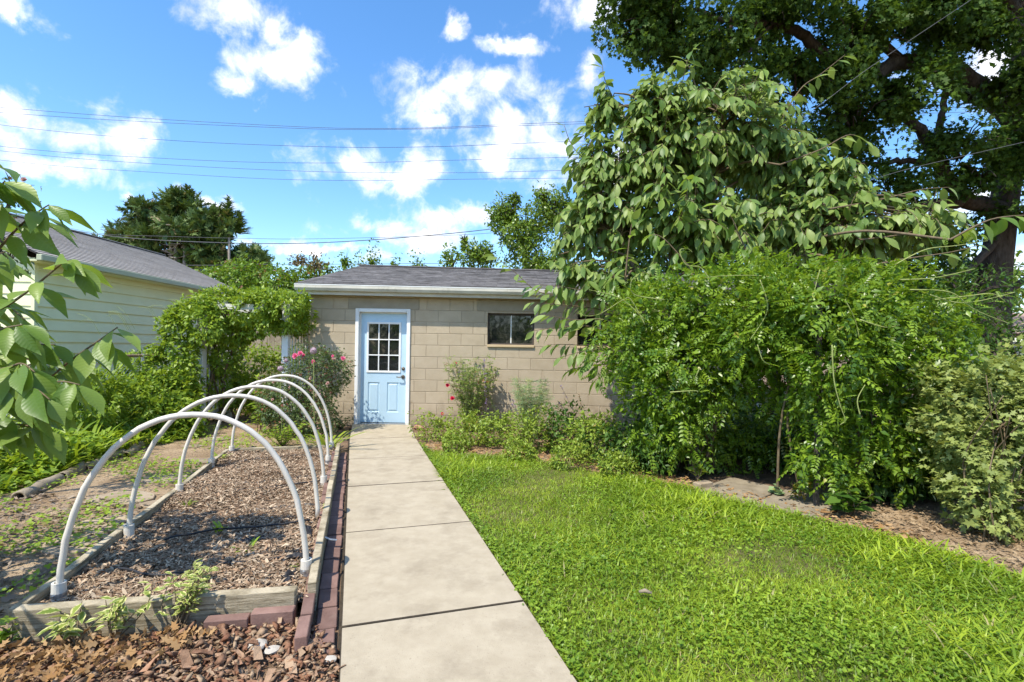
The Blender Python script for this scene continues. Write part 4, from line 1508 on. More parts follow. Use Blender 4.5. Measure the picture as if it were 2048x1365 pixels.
def bloom_mesh(name, m, petals=18):
    ps = []
    for k in range(petals):
        f = k / petals
        ps.append(placed(ROUND, (0, 0, .12 * (1 - f)), k * 2.4, .28 + .42 * f, rad(78 - 62 * f)))
    v, f = merge(ps)
    rn = np.array([.5])
    return leaf_mesh(name, (v, f), np.zeros((1, 3)), np.eye(3)[None], [1.0], m, rn)


def blooms(parent, pts, m, size, name="bloom"):
    me = bloom_mesh(name, m)
    for (p, s_) in pts:
        q = Vector((R.gauss(-.1, .3), -1 + R.gauss(0, .3), .8)).to_track_quat('Z', 'Y').to_matrix().to_4x4()
        link(name, me, parent, Matrix.Translation(p) @ q @ Matrix.Scale(size * s_, 4))


# red climbing rose against the wall
rr = stem_plant("red_rose_bush", "slender rose bush with a few red blooms against the block wall", "rose bush", (P(940, 850, 8.45).x, 8.42, 0), 30, 1.34, .52, .10, ROSELEAF, l_rose2, 40, stemr=.006, stemm=m_greentwig, top=.12)
blooms(rr, [(P(895, 772, 8.2), 1.0), (P(905, 798, 8.15), 1.1), (P(885, 828, 8.15), .7), (P(912, 727, 8.3), .5), (P(940, 760, 8.2), .35)], l_red, .075)
stem_plant("climbing_stem", "single leaning leafy rose shoot right of the red rose bush", "rose shoot", (P(1000, 845, 8.5).x, 8.5, 0), 2, 1.12, .03, .05, ROSELEAF, l_rose2, 46, lean=(-.32, .0), stemr=.007, stemm=m_greentwig, top=.1)
# pink rose bush left of the door
g = G(615, 868)
pr = thing("pink_rose_bush", "dense dark leaved rose bush with pink blooms left of the blue door", "rose bush", g)
foliage("leaves", pr, [(g.x, 7.8, .75, .52, .42, .52), (g.x + .28, 7.95, .95, .34, .32, .36), (g.x - .25, 7.75, .55, .40, .38, .42), (g.x + .1, 7.7, .35, .45, .36, .34)], 3800, .078, ROSELEAF, l_rose, droop=.15, up=.9, amp=.25, nf=3, thick=.5)
mb = MB()
for k in range(9):
    c = curve([(g.x + R.gauss(0, .06), 7.85 + R.gauss(0, .05), 0), (g.x + R.gauss(0, .2), 7.85, .5), (g.x + R.gauss(.05, .33), 7.85 + R.gauss(0, .2), R.uniform(.8, 1.25))], 5)
    mb.tube(c, taper(c, .011, .004), 5)
mb.build("stem", m_twig, pr, smooth=True)
blooms(pr, [(P(591, 713, 7.5), 1.1), (P(601, 708, 7.5), 1.0), (P(608, 712, 7.55), .8), (P(627, 724, 7.5), .8), (P(686, 718, 7.7), .9), (P(666, 713, 7.7), .6)], l_pink, .085)
blooms(pr, [(P(656, 768, 7.5), .9), (P(622, 757, 7.4), .7), (P(640, 790, 7.4), .7), (P(548, 765, 7.4), .7), (P(667, 720, 7.65), .9), (P(545, 800, 7.4), .6), (P(580, 775, 7.3), .5)], l_pale, .075, "faded_bloom")
for (px, py, D, r_, lab) in ((627, 702, 7.35, .058, "tall dry allium seed ball beside the shed corner"), (561, 738, 7.3, .05, "lower dry allium seed ball by the right arbor post"), (572, 722, 7.5, .035, "small dry allium seed ball between rose and arbor")):
    c = P(px, py, D)
    t = thing("allium", lab, "allium", (c.x, c.y, 0))
    d = rdir(170)
    link("seed_head", leaf_mesh("seed_head", LEAF, np.array(c) + d * r_ * .75, frames(np.cross(d, rdir(170)), d), np.full(170, r_ * .6), l_allium), t)
    MB().tube(curve([(c.x + .03, c.y + .02, 0), (c.x + .015, c.y, c.z * .5), tuple(c)], 5), .005, 5).build("stem", m_greentwig, t)
# blue grey rue, salvia spikes
g = G(1060, 892)
stem_plant("blue_herb", "blue grey feathery herb against the block wall", "herb", (g.x, 7.75, 0), 60, .98, .38, .085, pinnate(3, .34, NARROW), l_rue, 30, lean=(.04, .1), stemm=m_greentwig, stemr=.004, top=.2)
for (a_, b_, lab) in (((1165, 860), (1122, 772), "long leaning purple salvia spike beside the herb"), ((1175, 862), (1158, 790), "brownish salvia spike in front of the wall shadow"), ((1145, 850), (1118, 806), "short purple salvia spike leaning to the herb"), ((1040, 840), (1025, 800), "dark purple spike rising out of the blue grey herb"), ((972, 800), (968, 722), "thin pale purple spike beside the rose shoot")):
    p0, p1 = P(*a_, 8.0), P(*b_, 8.05)
    t = thing("salvia_spike", lab, "salvia", (p0.x, p0.y, 0))
    c = curve([(p0.x + .05, p0.y, 0), p0, p1], 10)
    MB().tube(c, taper(c, .004, .002), 5).build("stem", m_twig, t)
    pts = np.array([tuple(q) for q in c[8:]])
    pts = np.repeat(pts, 7, 0) + rng.normal(size=(len(pts) * 7, 3)) * .01
    link("florets", leaf_mesh("florets", LEAF, pts, frames(rng.normal(size=pts.shape), rng.normal(size=pts.shape)), rng.uniform(.015, .03, len(pts)), l_purple if 'purple' in lab else m_deadleaf), t)
g = G(838, 858)
bm = bmesh.new()
bmesh.ops.create_icosphere(bm, subdivisions=2, radius=1)
for v in bm.verts:
    v.co = Vector((v.co.x * .09 * R.uniform(.8, 1.1), v.co.y * .06, v.co.z * .05 * R.uniform(.6, 1.1))) + g + Vector((0, -.05, .03))
me = bpy.data.meshes.new("stone")
bm.to_mesh(me)
bm.free()
me.materials.append(m_redstone)
setp(link("stone", me), "reddish stone at the foot of the wall right of the door", "stone")
g = G(675, 862)
stem_plant("low_shrub", "low dark green plant filling the corner left of the door frame", "plant", (g.x, 8.3, 0), 16, .24, .26, .05, LEAF, l_shade, 16)
g = G(590, 868)
stem_plant("leafy_plant", "bright green leafy plant in front of the pink rose bush", "plant", G(565, 895), 22, .36, .32, .05, LEAF, l_weed, 20)
stem_plant("lily_plant", "upright green lily stems under the arbor", "lily", (P(520, 800, 8.0).x, 8.0, 0), 7, .95, .22, .14, NARROW, l_weed, 26)

# ================================================================== white arbor and its vine
ax0, ax1, ay0, ay1 = P(403, 700, 8.5).x, P(572, 700, 8.5).x, 8.5, 9.35
ar = thing("garden_arbor", "white wooden garden arbor half buried under a leafy vine", "arbor", ((ax0 + ax1) / 2, 8.9, 0))
for x in (ax0, ax1):
    for y in (ay0, ay1):
        MB().box((x, y, .99), (.11, .11, 1.98)).build("post", m_trim, ar, bevel=.008)
    for k in range(6):
        MB().box((x, ay0 + .12 + k * .122, 1.02), (.02, .028, 1.7)).build("picket", m_trim, ar)
    for z in (.2, 1.0, 1.86):
        MB().box((x - .001, (ay0 + ay1) / 2, z), (.03, ay1 - ay0 - .112, .06)).build("rail", m_trim, ar)
for y in (ay0, ay1):
    MB().box(((ax0 + ax1) / 2, y, 2.03), (ax1 - ax0 + .3, .045, .09)).build("beam", m_trim, ar)
for k in range(5):
    MB().box((ax0 + (ax1 - ax0) * k / 4, (ay0 + ay1) / 2, 2.10), (.04, 1.1, .05)).build("rafter", m_trim, ar)
av = thing("arbor_vine", "light green vine heaped over the white arbor and spilling left along the fence", "vine", (ax0 + .25, 8.7, 0))
AV = [pe(485, 626, 8.7, .75, .55, .34), pe(568, 632, 8.75, .42, .5, .34), pe(405, 648, 8.5, .5, .45, .38), pe(352, 700, 8.3, .42, .4, .36), pe(300, 752, 8.0, .5, .4, .30), pe(225, 772, 7.7, .6, .35, .24), pe(440, 600, 8.8, .4, .4, .2), pe(545, 598, 8.9, .4, .4, .2),
      pe(350, 770, 8.3, .3, .3, .4), pe(440, 760, 9.2, .35, .25, .5), pe(375, 665, 8.4, .45, .4, .4), pe(475, 668, 8.55, .62, .3, .14), pe(330, 830, 7.6, .45, .4, .35)]
AV += [pe(345, 740, 8.3, .42, .4, .45), pe(325, 800, 7.8, .42, .4, .4), pe(445, 705, 8.85, .35, .3, .3), pe(455, 775, 9.0, .35, .3, .4), pe(280, 800, 7.4, .5, .4, .35), pe(575, 622, 8.35, .36, .28, .30), pe(490, 618, 8.3, .7, .28, .26), pe(410, 640, 8.2, .4, .28, .32), pe(250, 830, 7.0, .5, .4, .35), pe(180, 800, 6.6, .5, .4, .4), pe(350, 850, 7.4, .3, .3, .3)]
foliage("leaves", av, AV, 40000, .07, LEAF, l_vine, droop=.35, up=.75, amp=.25, nf=3, thick=.5, hole=(4.5, -.7))
mb = MB()
for k in range(7):
    c = curve([(ax0 + R.uniform(-.1, .3), 8.7 + R.uniform(-.2, .4), 0), (ax0 + R.uniform(-.1, .4), 8.7, 1.2), (ax0 + R.uniform(0, 1.2), 8.75, 2.1)], 6)
    mb.tube([p + Vector((R.gauss(0, .012), R.gauss(0, .012), 0)) for p in c], taper(c, .018, .008), 6)
td = MB()
for k in range(14):
    q = Vector(P(R.uniform(220, 470), 0, 8.3)).x
    z = 1.4 + (430 - abs((q / 8.3 * 1000 + 1024) - 520)) * .0017
    td.tube(curve([(q, 8.2, z - .1), (q - .12, 8.15, z + .15), (q - .28 + R.gauss(0, .08), 8.15, z + R.uniform(.1, .3))], 4), .0022, 4)
mb.build("stem", m_twig, av, smooth=True)
td.build("tendrils", m_greentwig, av)["kind"] = "stuff"
bush = thing("bright_bush", "bright green leafy bush seen through the arbor opening", "bush", (P(500, 780, 10.2).x, 10.2, 0))
foliage("leaves", bush, [pe(515, 735, 10.2, .9, .5, .5), pe(470, 780, 10, .7, .5, .6), pe(545, 770, 9.9, .6, .4, .6)], 5600, .075, LEAF, l_vine, amp=.25, nf=3)
MB().tube([(P(500, 780, 10.2).x, 10.2, 0), (P(505, 760, 10.2).x, 10.2, .7)], [.03, .015], 6).build("stem", m_twig, bush)
pf = thing("wood_fence", "brown board fence behind the arbor", "fence", (-5.2, 11.4, 0))
for k in range(22):
    MB().box((-7.0 + k * .152, 11.4, .85), (.14, .02, 1.7)).build("board", m_log, pf)

# chain link fence along the garage side
cf_ = thing("chain_link_fence", "old chain link fence with rusty top rail in front of the garage siding", "fence", (-5.75, 5.5, 0))
fx = -5.75
for y in (3.0, 5.4, 7.8):
    MB().tube([(fx, y, 0), (fx, y, 1.22)], .03, 8).build("post", m_steel, cf_)
MB().tube([(fx, 2.4, 1.19), (fx, 8.2, 1.19)], .022, 8).build("top_rail", mat("rusty_rail", (.20, .12, .08), (.30, .19, .13), 20, .8, .3, 60), cf_)
mb = MB()
k = 0
y = 2.4
while y < 8.2:
    for sg in (1, -1):
        y1_ = y + 1.15 * sg
        a_, b_ = (y, .02), (y1_, 1.17)
        if b_[0] > 8.2 or b_[0] < 2.4:
            e = 8.2 if b_[0] > 8.2 else 2.4
            b_ = (e, .02 + 1.15 * abs(e - y) / 1.15)
        if abs(b_[0] - a_[0]) > .01:
            mb.tube([(fx + .003 * sg, a_[0], a_[1]), (fx + .003 * sg, b_[0], b_[1])], .0016, 3, cap=False)
    y += .075
mb.build("wire_mesh", m_steel, cf_)["kind"] = "stuff"

# ================================================================== pawpaw trees
paw_me = one_leaf("leaf", BIG, l_paw1)
paw_me2 = one_leaf("leaf", big_leaf(.38, .3), l_paw1)


def spray(c, per, size, out, rev=False, start=.25):
    """leaves hung in two ranks along a twig, bigger towards the tip; appends (pos, axis, normal, size)"""
    n = len(c)
    for j in range(per):
        u = start + (1 - start) * (j + .5) / per
        i = min(int(u * (n - 1)), n - 2)
        q = c[i].lerp(c[i + 1], u * (n - 1) - i)
        d = (c[i + 1] - c[i]).normalized()
        sd = d.cross(Vector((0, 0, 1)))
        if sd.length < .1:
            sd = Vector((1, 0, 0))
        sd = sd.normalized() * (1 if j % 2 else -1)
        a_ = d * R.uniform(.3, .8) + sd * R.uniform(.25, .9) + Vector((R.gauss(0, .2), R.gauss(0, .2), -R.uniform(.1, 1.1)))
        if j == per - 1:
            a_ = d * .8 + Vector((0, 0, -R.uniform(.3, .8)))
        no = Vector((0, 0, .45)) + to_sun * .55 + sd * .4 + d * .2 + Vector((R.gauss(0, .4), R.gauss(0, .4) - .1, R.gauss(0, .2)))
        out.append((q, a_.normalized(), no, size * R.uniform(.7, 1.12) * (.75 + .3 * math.sin(u * 2.6))))


def hang(tree, leaves, single, score):
    """the most visible leaves one by one, the rest as one mass"""
    leaves = sorted(leaves, key=score)
    for (q, a_, no, s_) in leaves[:single]:
        f = frames(np.array([tuple(a_)]), np.array([tuple(no)]))[0]
        m4 = Matrix([list(f[0]) + [q.x], list(f[1]) + [q.y], list(f[2]) + [q.z], [0, 0, 0, 1]]) @ Matrix.Diagonal((s_ * R.uniform(.85, 1.1), s_, s_, 1))
        link("leaf", R.choice((paw_me, paw_me2)), tree, m4)
    rest = leaves[single:]
    if rest:
        me = leaf_mesh("foliage", BIG, np.array([tuple(l[0]) for l in rest]), frames(np.array([tuple(l[1]) for l in rest]), np.array([tuple(l[2]) for l in rest])), np.array([l[3] for l in rest]), l_paw, smooth=True)
        link("foliage", me, tree)["kind"] = "stuff"


# left one, close to the camera: its trunk stands beyond the left edge of the view
lt = thing("pawpaw_tree", "pawpaw branches with large drooping leaves hanging in front of the white garage", "pawpaw tree", (-3.75, 2.35, 0))
lmb = MB()
c = curve([(-3.75, 2.35, 0), (-3.72, 2.4, .9), (-3.78, 2.45, 1.8), (-3.7, 2.5, 2.7)], 5)
lmb.tube(c, taper(c, .045, .02), 8)
LB = [([(-220, 700), (-60, 560), (30, 462), (75, 425), (98, 410)], 2.75, 7, .25), ([(-220, 760), (-40, 640), (20, 608), (75, 568), (130, 524), (150, 530)], 2.7, 9, .245),
      ([(-220, 860), (-60, 820), (60, 780), (150, 715), (200, 680), (235, 655)], 2.9, 10, .24), ([(-220, 880), (-40, 760), (20, 735), (45, 728), (70, 745)], 2.5, 7, .26),
      ([(-220, 900), (-40, 860), (40, 800), (110, 765), (160, 770)], 2.6, 8, .25), ([(-220, 620), (-80, 470), (-20, 400), (10, 362)], 2.6, 7, .27), ([(-200, 800), (-60, 690), (0, 660), (45, 650)], 2.55, 7, .26),
      ([(-200, 900), (-80, 830), (0, 790), (60, 775), (100, 800)], 2.45, 7, .25), ([(-220, 700), (-100, 560), (-40, 520), (10, 505)], 2.9, 6, .26), ([(-200, 660), (-90, 620), (-10, 600), (50, 640)], 2.95, 7, .25),
      ([(-220, 930), (-80, 880), (20, 850), (90, 860)], 2.7, 7, .24), ([(-220, 560), (-120, 420), (-60, 360), (-20, 330)], 2.5, 6, .27), ([(-200, 720), (-70, 700), (30, 690), (110, 690)], 2.8, 7, .24),
      ([(-200, 850), (-60, 770), (60, 730), (130, 720)], 3.0, 7, .24)]
ll = []
for pts, D, per, sz in LB:
    c = curve([P(x, y, D + (.25 * (60 - x) / 280)) for x, y in pts], 6)
    lmb.tube([(-3.72, 2.45, min(2.2, max(.6, c[0].z - .25))), c[0]], [.018, .011], 6)
    lmb.tube(c, taper(c, .010, .003), 6)
    spray(c, per + 9, sz * .92, ll, start=.2)
for k in range(12):       # the rest of the crown, beyond the frame, shading the bed's near corner
    q0 = Vector((-3.75 + R.gauss(0, .15), 2.3 + R.gauss(0, .2), R.uniform(1.0, 2.5)))
    a_ = R.uniform(-2.6, -.75)
    q1 = q0 + Vector((math.cos(a_) * .75, math.sin(a_) * .75, R.uniform(-.05, .35)))
    c = curve([q0, q0.lerp(q1, .5) + Vector((0, 0, .1)), q1], 5)
    lmb.tube(c, taper(c, .009, .003), 5)
    spray(c, 8, .24, ll)
for k in range(5):
    q1 = Vector((R.uniform(-3.1, -2.55), R.uniform(1.35, 2.0), R.uniform(1.0, 1.7)))
    c = curve([(-3.7, 2.3, q1.z - .2), ((q1.x - 3.7) / 2, (q1.y + 2.3) / 2, q1.z + .05), q1], 5)
    lmb.tube(c, taper(c, .010, .003), 5)
    spray(c, 8, .23, ll)
lmb.build("trunk", m_twig, lt, smooth=True)
hang(lt, ll, 300, lambda l: -l[0].x + abs(l[0].y - 2.7) * .3)

# right one, behind the wisteria
rt = thing("pawpaw_tree", "large pawpaw tree with broad pale drooping leaves beside the shed roof", "pawpaw tree", (2.55, 7.1, 0))
rmb = MB()
CR = [pe(1330, 300, 7.0, 1.0, .9, .95), pe(1225, 420, 7.2, .75, .7, .85), pe(1480, 270, 7.0, .95, .9, .85), pe(1420, 450, 6.8, 1.0, .8, .7), pe(1600, 440, 6.7, .9, .8, .62), pe(1250, 560, 7.0, .7, .6, .45), pe(1720, 470, 6.4, .75, .6, .45), pe(1320, 220, 7.0, .7, .6, .55), pe(1560, 330, 6.9, .7, .6, .5), pe(1190, 330, 7.1, .4, .5, .6), pe(1165, 450, 7.2, .4, .5, .5), pe(1215, 220, 7.1, .3, .4, .45), pe(1150, 540, 7.2, .35, .4, .35), pe(1840, 440, 6.2, .5, .5, .35), pe(1660, 360, 6.6, .6, .5, .4)]
tops = []
for base, tip in (((2.5, 7.1), (1.9, 6.9, 4.6)), ((2.62, 7.15), (2.9, 7.0, 4.7)), ((2.55, 7.05), (1.2, 7.0, 3.6)), ((2.6, 7.0), (4.0, 6.5, 3.2))):
    c = curve([(base[0], base[1], 0), ((base[0] * 2 + tip[0]) / 3, (base[1] * 2 + tip[1]) / 3, tip[2] * .45), tip], 8)
    rmb.tube(c, taper(c, .06, .02), 8)
    tops += c[6:]
rl = []
p, nr = shell(CR, 1650, .6, .2, 2, .35)
for i in range(len(p)):
    q = Vector(p[i])
    o_ = Vector(nr[i])
    d = (o_ + Vector((R.gauss(0, .3), R.gauss(0, .3) - .25, .1))).normalized()
    q0 = q - d * R.uniform(.35, .55)
    c = curve([q0, q0.lerp(q, .55) + Vector((0, 0, .06)), q + Vector((0, 0, -.05))], 4)
    rmb.tube(c, taper(c, .007, .0025), 4, cap=False)
    if i % 5 == 0:
        s_ = min(tops, key=lambda t_: (t_ - q0).length + (1.0 if t_.z > q0.z else 0))
        c2 = curve([s_, s_.lerp(q0, .5) + Vector((0, 0, .12)), q0], 4)
        rmb.tube(c2, taper(c2, .02, .008), 5, cap=False)
    spray(c, 7, .205, rl, start=.1)
RB = [([(1290, 620), (1200, 590), (1130, 575), (1080, 570)], 6.9, 9), ([(1290, 670), (1210, 640), (1150, 640), (1090, 630)], 6.7, 9), ([(1310, 740), (1250, 715), (1190, 700), (1120, 715)], 6.6, 9), ([(1330, 790), (1290, 750), (1240, 740), (1190, 760)], 6.4, 8), ([(1230, 600), (1150, 590), (1080, 585), (1030, 545), (985, 508)], 7.2, 10), ([(1260, 650), (1200, 620), (1120, 610), (1060, 605)], 7.0, 9), ([(1260, 690), (1190, 655), (1120, 655), (1066, 662)], 6.9, 9), ([(1300, 730), (1220, 700), (1150, 690), (1095, 690)], 6.8, 9),
      ([(1330, 770), (1260, 735), (1190, 730), (1135, 742)], 6.7, 8), ([(1270, 480), (1190, 440), (1140, 420), (1115, 430)], 7.1, 8), ([(1290, 420), (1210, 350), (1150, 300), (1128, 250)], 7.1, 9), ([(1300, 300), (1240, 220), (1210, 160), (1205, 130)], 7.0, 9),
      ([(1720, 480), (1800, 470), (1880, 450), (1975, 455)], 6.0, 9), ([(1650, 420), (1760, 400), (1840, 380), (1900, 375)], 6.1, 9), ([(1700, 540), (1800, 520), (1900, 505), (1960, 490)], 5.7, 7), ([(1560, 330), (1640, 300), (1700, 270), (1740, 290)], 6.4, 8),
      ([(1400, 200), (1380, 140), (1370, 120)], 6.9, 7), ([(1480, 230), (1470, 160), (1480, 135)], 6.8, 7), ([(1550, 260), (1600, 180), (1640, 150), (1690, 110)], 6.7, 8), ([(1250, 500), (1170, 490), (1110, 480)], 7.2, 7), ([(1500, 520), (1460, 430), (1440, 410)], 6.0, 8), ([(1400, 560), (1330, 480), (1300, 470)], 6.2, 7), ([(1250, 560), (1260, 470), (1270, 420)], 6.3, 6),
      ([(1900, 480), (1980, 440), (2060, 430)], 4.6, 7)]
for pts, D, per in RB:
    c = curve([P(x, y, D) for x, y in pts], 6)
    s_ = min(tops, key=lambda t_: (t_ - c[0]).length)
    c2 = curve([s_, s_.lerp(c[0], .5) + Vector((0, 0, .1)), c[0]], 4)
    rmb.tube(c2, taper(c2, .02, .012), 5, cap=False)
    rmb.tube(c, taper(c, .011, .003), 5)
    spray(c, per + (8 if pts[0][1] > 560 and pts[0][0] < 1350 else 3), .25 if pts[0][1] > 560 else .225, rl, start=.1)
rmb.build("trunk", m_twig, rt, smooth=True)
hang(rt, rl, 300, lambda l: (l[0].y - 5.5) * .8 + .25 * abs(l[0].x - 1.2) + R.gauss(0, .25))

# ================================================================== pergola and wisteria
A, B = Vector((2.06, 5.62, 0)), Vector((2.76, 4.50, 0))
back = Vector((.87, .5, 0)) * 1.5
pg = thing("pergola", "dark timber pergola buried under the wisteria", "pergola", ((A.x + B.x) / 2 + .6, 5.4, 0))
m_post = mat("dark_post", (.05, .042, .035), (.10, .085, .07), 12, .9, .4, 50)
for q, r_ in ((A, .045), (B, .02), (A + back, .045), (B + back, .045)):
    MB().box((q.x, q.y, .94), (r_ * 2, r_ * 2, 1.9)).build("post", m_post, pg, bevel=.005)
for q0, q1 in ((A, B), (A + back, B + back)):
    d = (q1 - q0).normalized() * .4
    MB().bar(q0 - d * .3 + Vector((0, 0, 1.93)), q1 + d * .3 + Vector((0, 0, 1.93)), .05, .1).build("beam", m_post, pg)
for k in range(6):
    q = A.lerp(B, k / 5)
    MB().bar(q - back * .05 + Vector((0, 0, 2.01)), q + back * 1.05 + Vector((0, 0, 2.01)), .04, .05).build("rafter", m_post, pg)
ws = thing("wisteria", "huge wisteria mounding over the pergola with bright pinnate leaves and trailing whips", "wisteria", (2.2, 5.5, 0))
WS = [pe(1330, 640, 5.9, .70, .6, .48), pe(1460, 610, 5.6, .72, .65, .50), pe(1600, 605, 5.2, .70, .7, .46), pe(1730, 630, 4.85, .60, .65, .44), pe(1825, 690, 4.8, .40, .5, .42), pe(1265, 700, 5.85, .42, .45, .36), pe(1390, 720, 5.4, .55, .45, .38), pe(1530, 690, 5.0, .52, .5, .36), pe(1670, 710, 4.55, .46, .45, .36), pe(1800, 760, 4.7, .36, .4, .36),
      pe(1640, 640, 4.5, .45, .36, .32), pe(1560, 630, 4.75, .45, .4, .34), pe(1320, 790, 5.6, .36, .36, .30)]
foliage("leaves", ws, WS, 42000, .058, LEAF, l_wist, droop=.15, out=.7, up=.7, jit=.75, amp=.22, nf=3.2, thick=.5, core=.5, hole=(4.2, -.85), spread=.3)
foliage("compound_leaves", ws, WS, 2300, .145, PINN, l_wist, droop=.2, out=.8, up=.8, jit=.6, amp=.24, nf=3.2, thick=.22, core=.6, spread=.35)
CUR = [pe(1375, 850, 5.4, .30, .28, .46), pe(1300, 870, 5.7, .30, .3, .40), pe(1640, 860, 4.55, .24, .24, .46), pe(1700, 830, 4.6, .32, .3, .36), pe(1770, 880, 4.55, .36, .32, .46), pe(1830, 850, 4.6, .30, .3, .42), pe(1440, 790, 5.3, .25, .25, .2), pe(1500, 770, 5.2, .25, .25, .2), pe(1580, 790, 4.9, .22, .25, .25), pe(1880, 900, 4.6, .3, .3, .4), pe(1430, 880, 5.9, .3, .3, .4), pe(1610, 930, 4.52, .16, .16, .26), pe(1680, 950, 4.5, .25, .2, .25), pe(1520, 880, 5.9, .4, .3, .4), pe(1640, 780, 4.45, .2, .2, .25)]
foliage("hanging_leaves", ws, CUR, 1000, .155, PINN, l_wist, droop=.7, out=.5, up=.6, jit=.55, amp=.25, nf=3, thick=.75, core=.2, spread=.35)
foliage("inner_leaves", ws, CUR, 9500, .055, LEAF, l_wist, droop=.3, out=.5, up=.7, jit=.7, amp=.25, nf=3, thick=.8, core=.1, spread=.3)
mb = MB()
for q in (A, A + Vector((.06, -.05, 0)), B + Vector((-.05, .35, 0)), A + Vector((.25, .1, 0)), B + Vector((.3, .12, 0)), A + Vector((-.1, .1, 0))):
    for k in range(2):
        c = curve([(q.x + R.gauss(0, .06), q.y - .03 + R.gauss(0, .04), 0), (q.x + R.gauss(0, .12), q.y - .08, .7), (q.x + R.gauss(0, .1), q.y + R.gauss(0, .06), 1.3), (q.x + R.gauss(0, .15), q.y + .1 + R.gauss(0, .1), 1.95)], 6)
        mb.tube(c, taper(c, R.uniform(.008, .014), .007), 6)
mb.build("trunk", m_twig, ws, smooth=True)
WH = [([(1290, 650), (1262, 600), (1245, 601), (1200, 628), (1170, 632), (1155, 624)], 5.6), ([(1330, 600), (1270, 590), (1262, 565), (1278, 548), (1290, 547)], 5.6), ([(1290, 640), (1240, 597), (1178, 580)], 5.6), ([(1420, 560), (1400, 535), (1372, 530), (1360, 502), (1375, 498), (1385, 505)], 5.4),
      ([(1560, 560), (1520, 552), (1450, 552), (1410, 556)], 5.2), ([(1790, 530), (1850, 500), (1910, 492), (1975, 482)], 4.9), ([(1800, 560), (1870, 556), (1950, 538)], 4.8), ([(1820, 580), (1900, 585), (1950, 620), (2020, 648)], 4.7), ([(1860, 590), (1910, 605), (1960, 602), (2030, 585)], 4.7),
      ([(1870, 600), (1940, 592), (1985, 588), (2012, 605)], 4.75), ([(1640, 540), (1632, 570), (1622, 620), (1630, 645), (1690, 648)], 4.85), ([(1690, 600), (1710, 640), (1722, 692)], 4.6), ([(1664, 690), (1668, 760), (1680, 810), (1690, 840), (1680, 850)], 4.35), ([(1720, 640), (1770, 655), (1800, 650)], 4.5), ([(1520, 560), (1535, 620), (1500, 680)], 4.9), ([(1515, 690), (1525, 720), (1540, 730)], 4.8),
      ([(1400, 735), (1390, 760), (1395, 770)], 5.0), ([(1340, 785), (1390, 782), (1395, 786)], 5.0), ([(1720, 830), (1715, 800), (1730, 770)], 4.4)]
mb = MB()
wp, wa, wn2 = [], [], []
for pts, D in WH:
    c = curve([P(x, y, D - .42) for x, y in pts], 7)
    MB().tube(c, taper(c, .006, .0025), 5).build("whip", m_greentwig, ws, smooth=True)
    for q in c[3::3]:
        wp.append(tuple(q))
        wa.append((R.gauss(0, .6), R.gauss(-.2, .5), R.uniform(0, .8)))
        wn2.append((R.gauss(0, .3), -.3, 1))
link("whip_leaves", leaf_mesh("whip_leaves", PINN, np.array(wp), frames(np.array(wa), np.array(wn2)), rng.uniform(.05, .11, len(wp)), l_wist), ws)

# slabs under the pergola, brick, shade plants
pv = MB().face((1.9, 5.7, -.001), (2.25, 4.5, -.001), (3.6, 3.9, -.001), (3.9, 5.2, -.001)).build("pavers", m_soil)
pv["kind"] = "structure"
m_paver = mat("old_paver", (.22, .18, .125), (.31, .26, .185), 7, .92, .5, 90, stain=((.14, .115, .075), 4, .52, .6))
q00, q10, q20 = G(1385, 985), G(1497, 1015), G(1640, 1042)
dn = Vector((.75, .66, 0)) * .8
for a_, b_ in ((q00, q10), (q10, q20)):
    d = (b_ - a_).normalized() * .012
    a_, b_ = a_ + d, b_ - d
    mb = MB()
    base = [a_, b_, b_ + dn, a_ + dn]
    mb.v = [(q.x, q.y, -.06) for q in base] + [(q.x, q.y, .03) for q in base]
    mb.f = [(0, 3, 2, 1), (4, 5, 6, 7), (0, 1, 5, 4), (1, 2, 6, 5), (2, 3, 7, 6), (3, 0, 4, 7)]
    mb.build("paver", m_paver, pv, bevel=.008)
g = G(1406, 980)
setp(MB().box((g.x, g.y, .045), (.19, .095, .07), .5).build("loose_brick", m_stone, bevel=.006), "small tan brick standing at the lawn edge under the wisteria", "brick")
stem_plant("seedling", "broad leaved green seedling beside the small tan brick", "seedling", G(1398, 968), 4, .24, .12, .12, LEAF, l_cover, 5)
stem_plant("seedling", "yellowing seedling next to the thin pergola pole", "seedling", G(1600, 1008), 4, .26, .10, .09, LEAF, leafmat("yellowing_leaf", (.30, .30, .03), (.45, .34, .05), trans=.3), 5)
stem_plant("hosta_plant", "glossy dark broad leaved plant right of the thin pergola pole", "plant", G(1700, 1035), 8, .26, .18, .15, LEAF, l_shade, 5)
stem_plant("weed_plant", "small grey green plant on the concrete paver", "weed", G(1545, 995), 4, .10, .09, .08, ROUND, l_rue, 5)
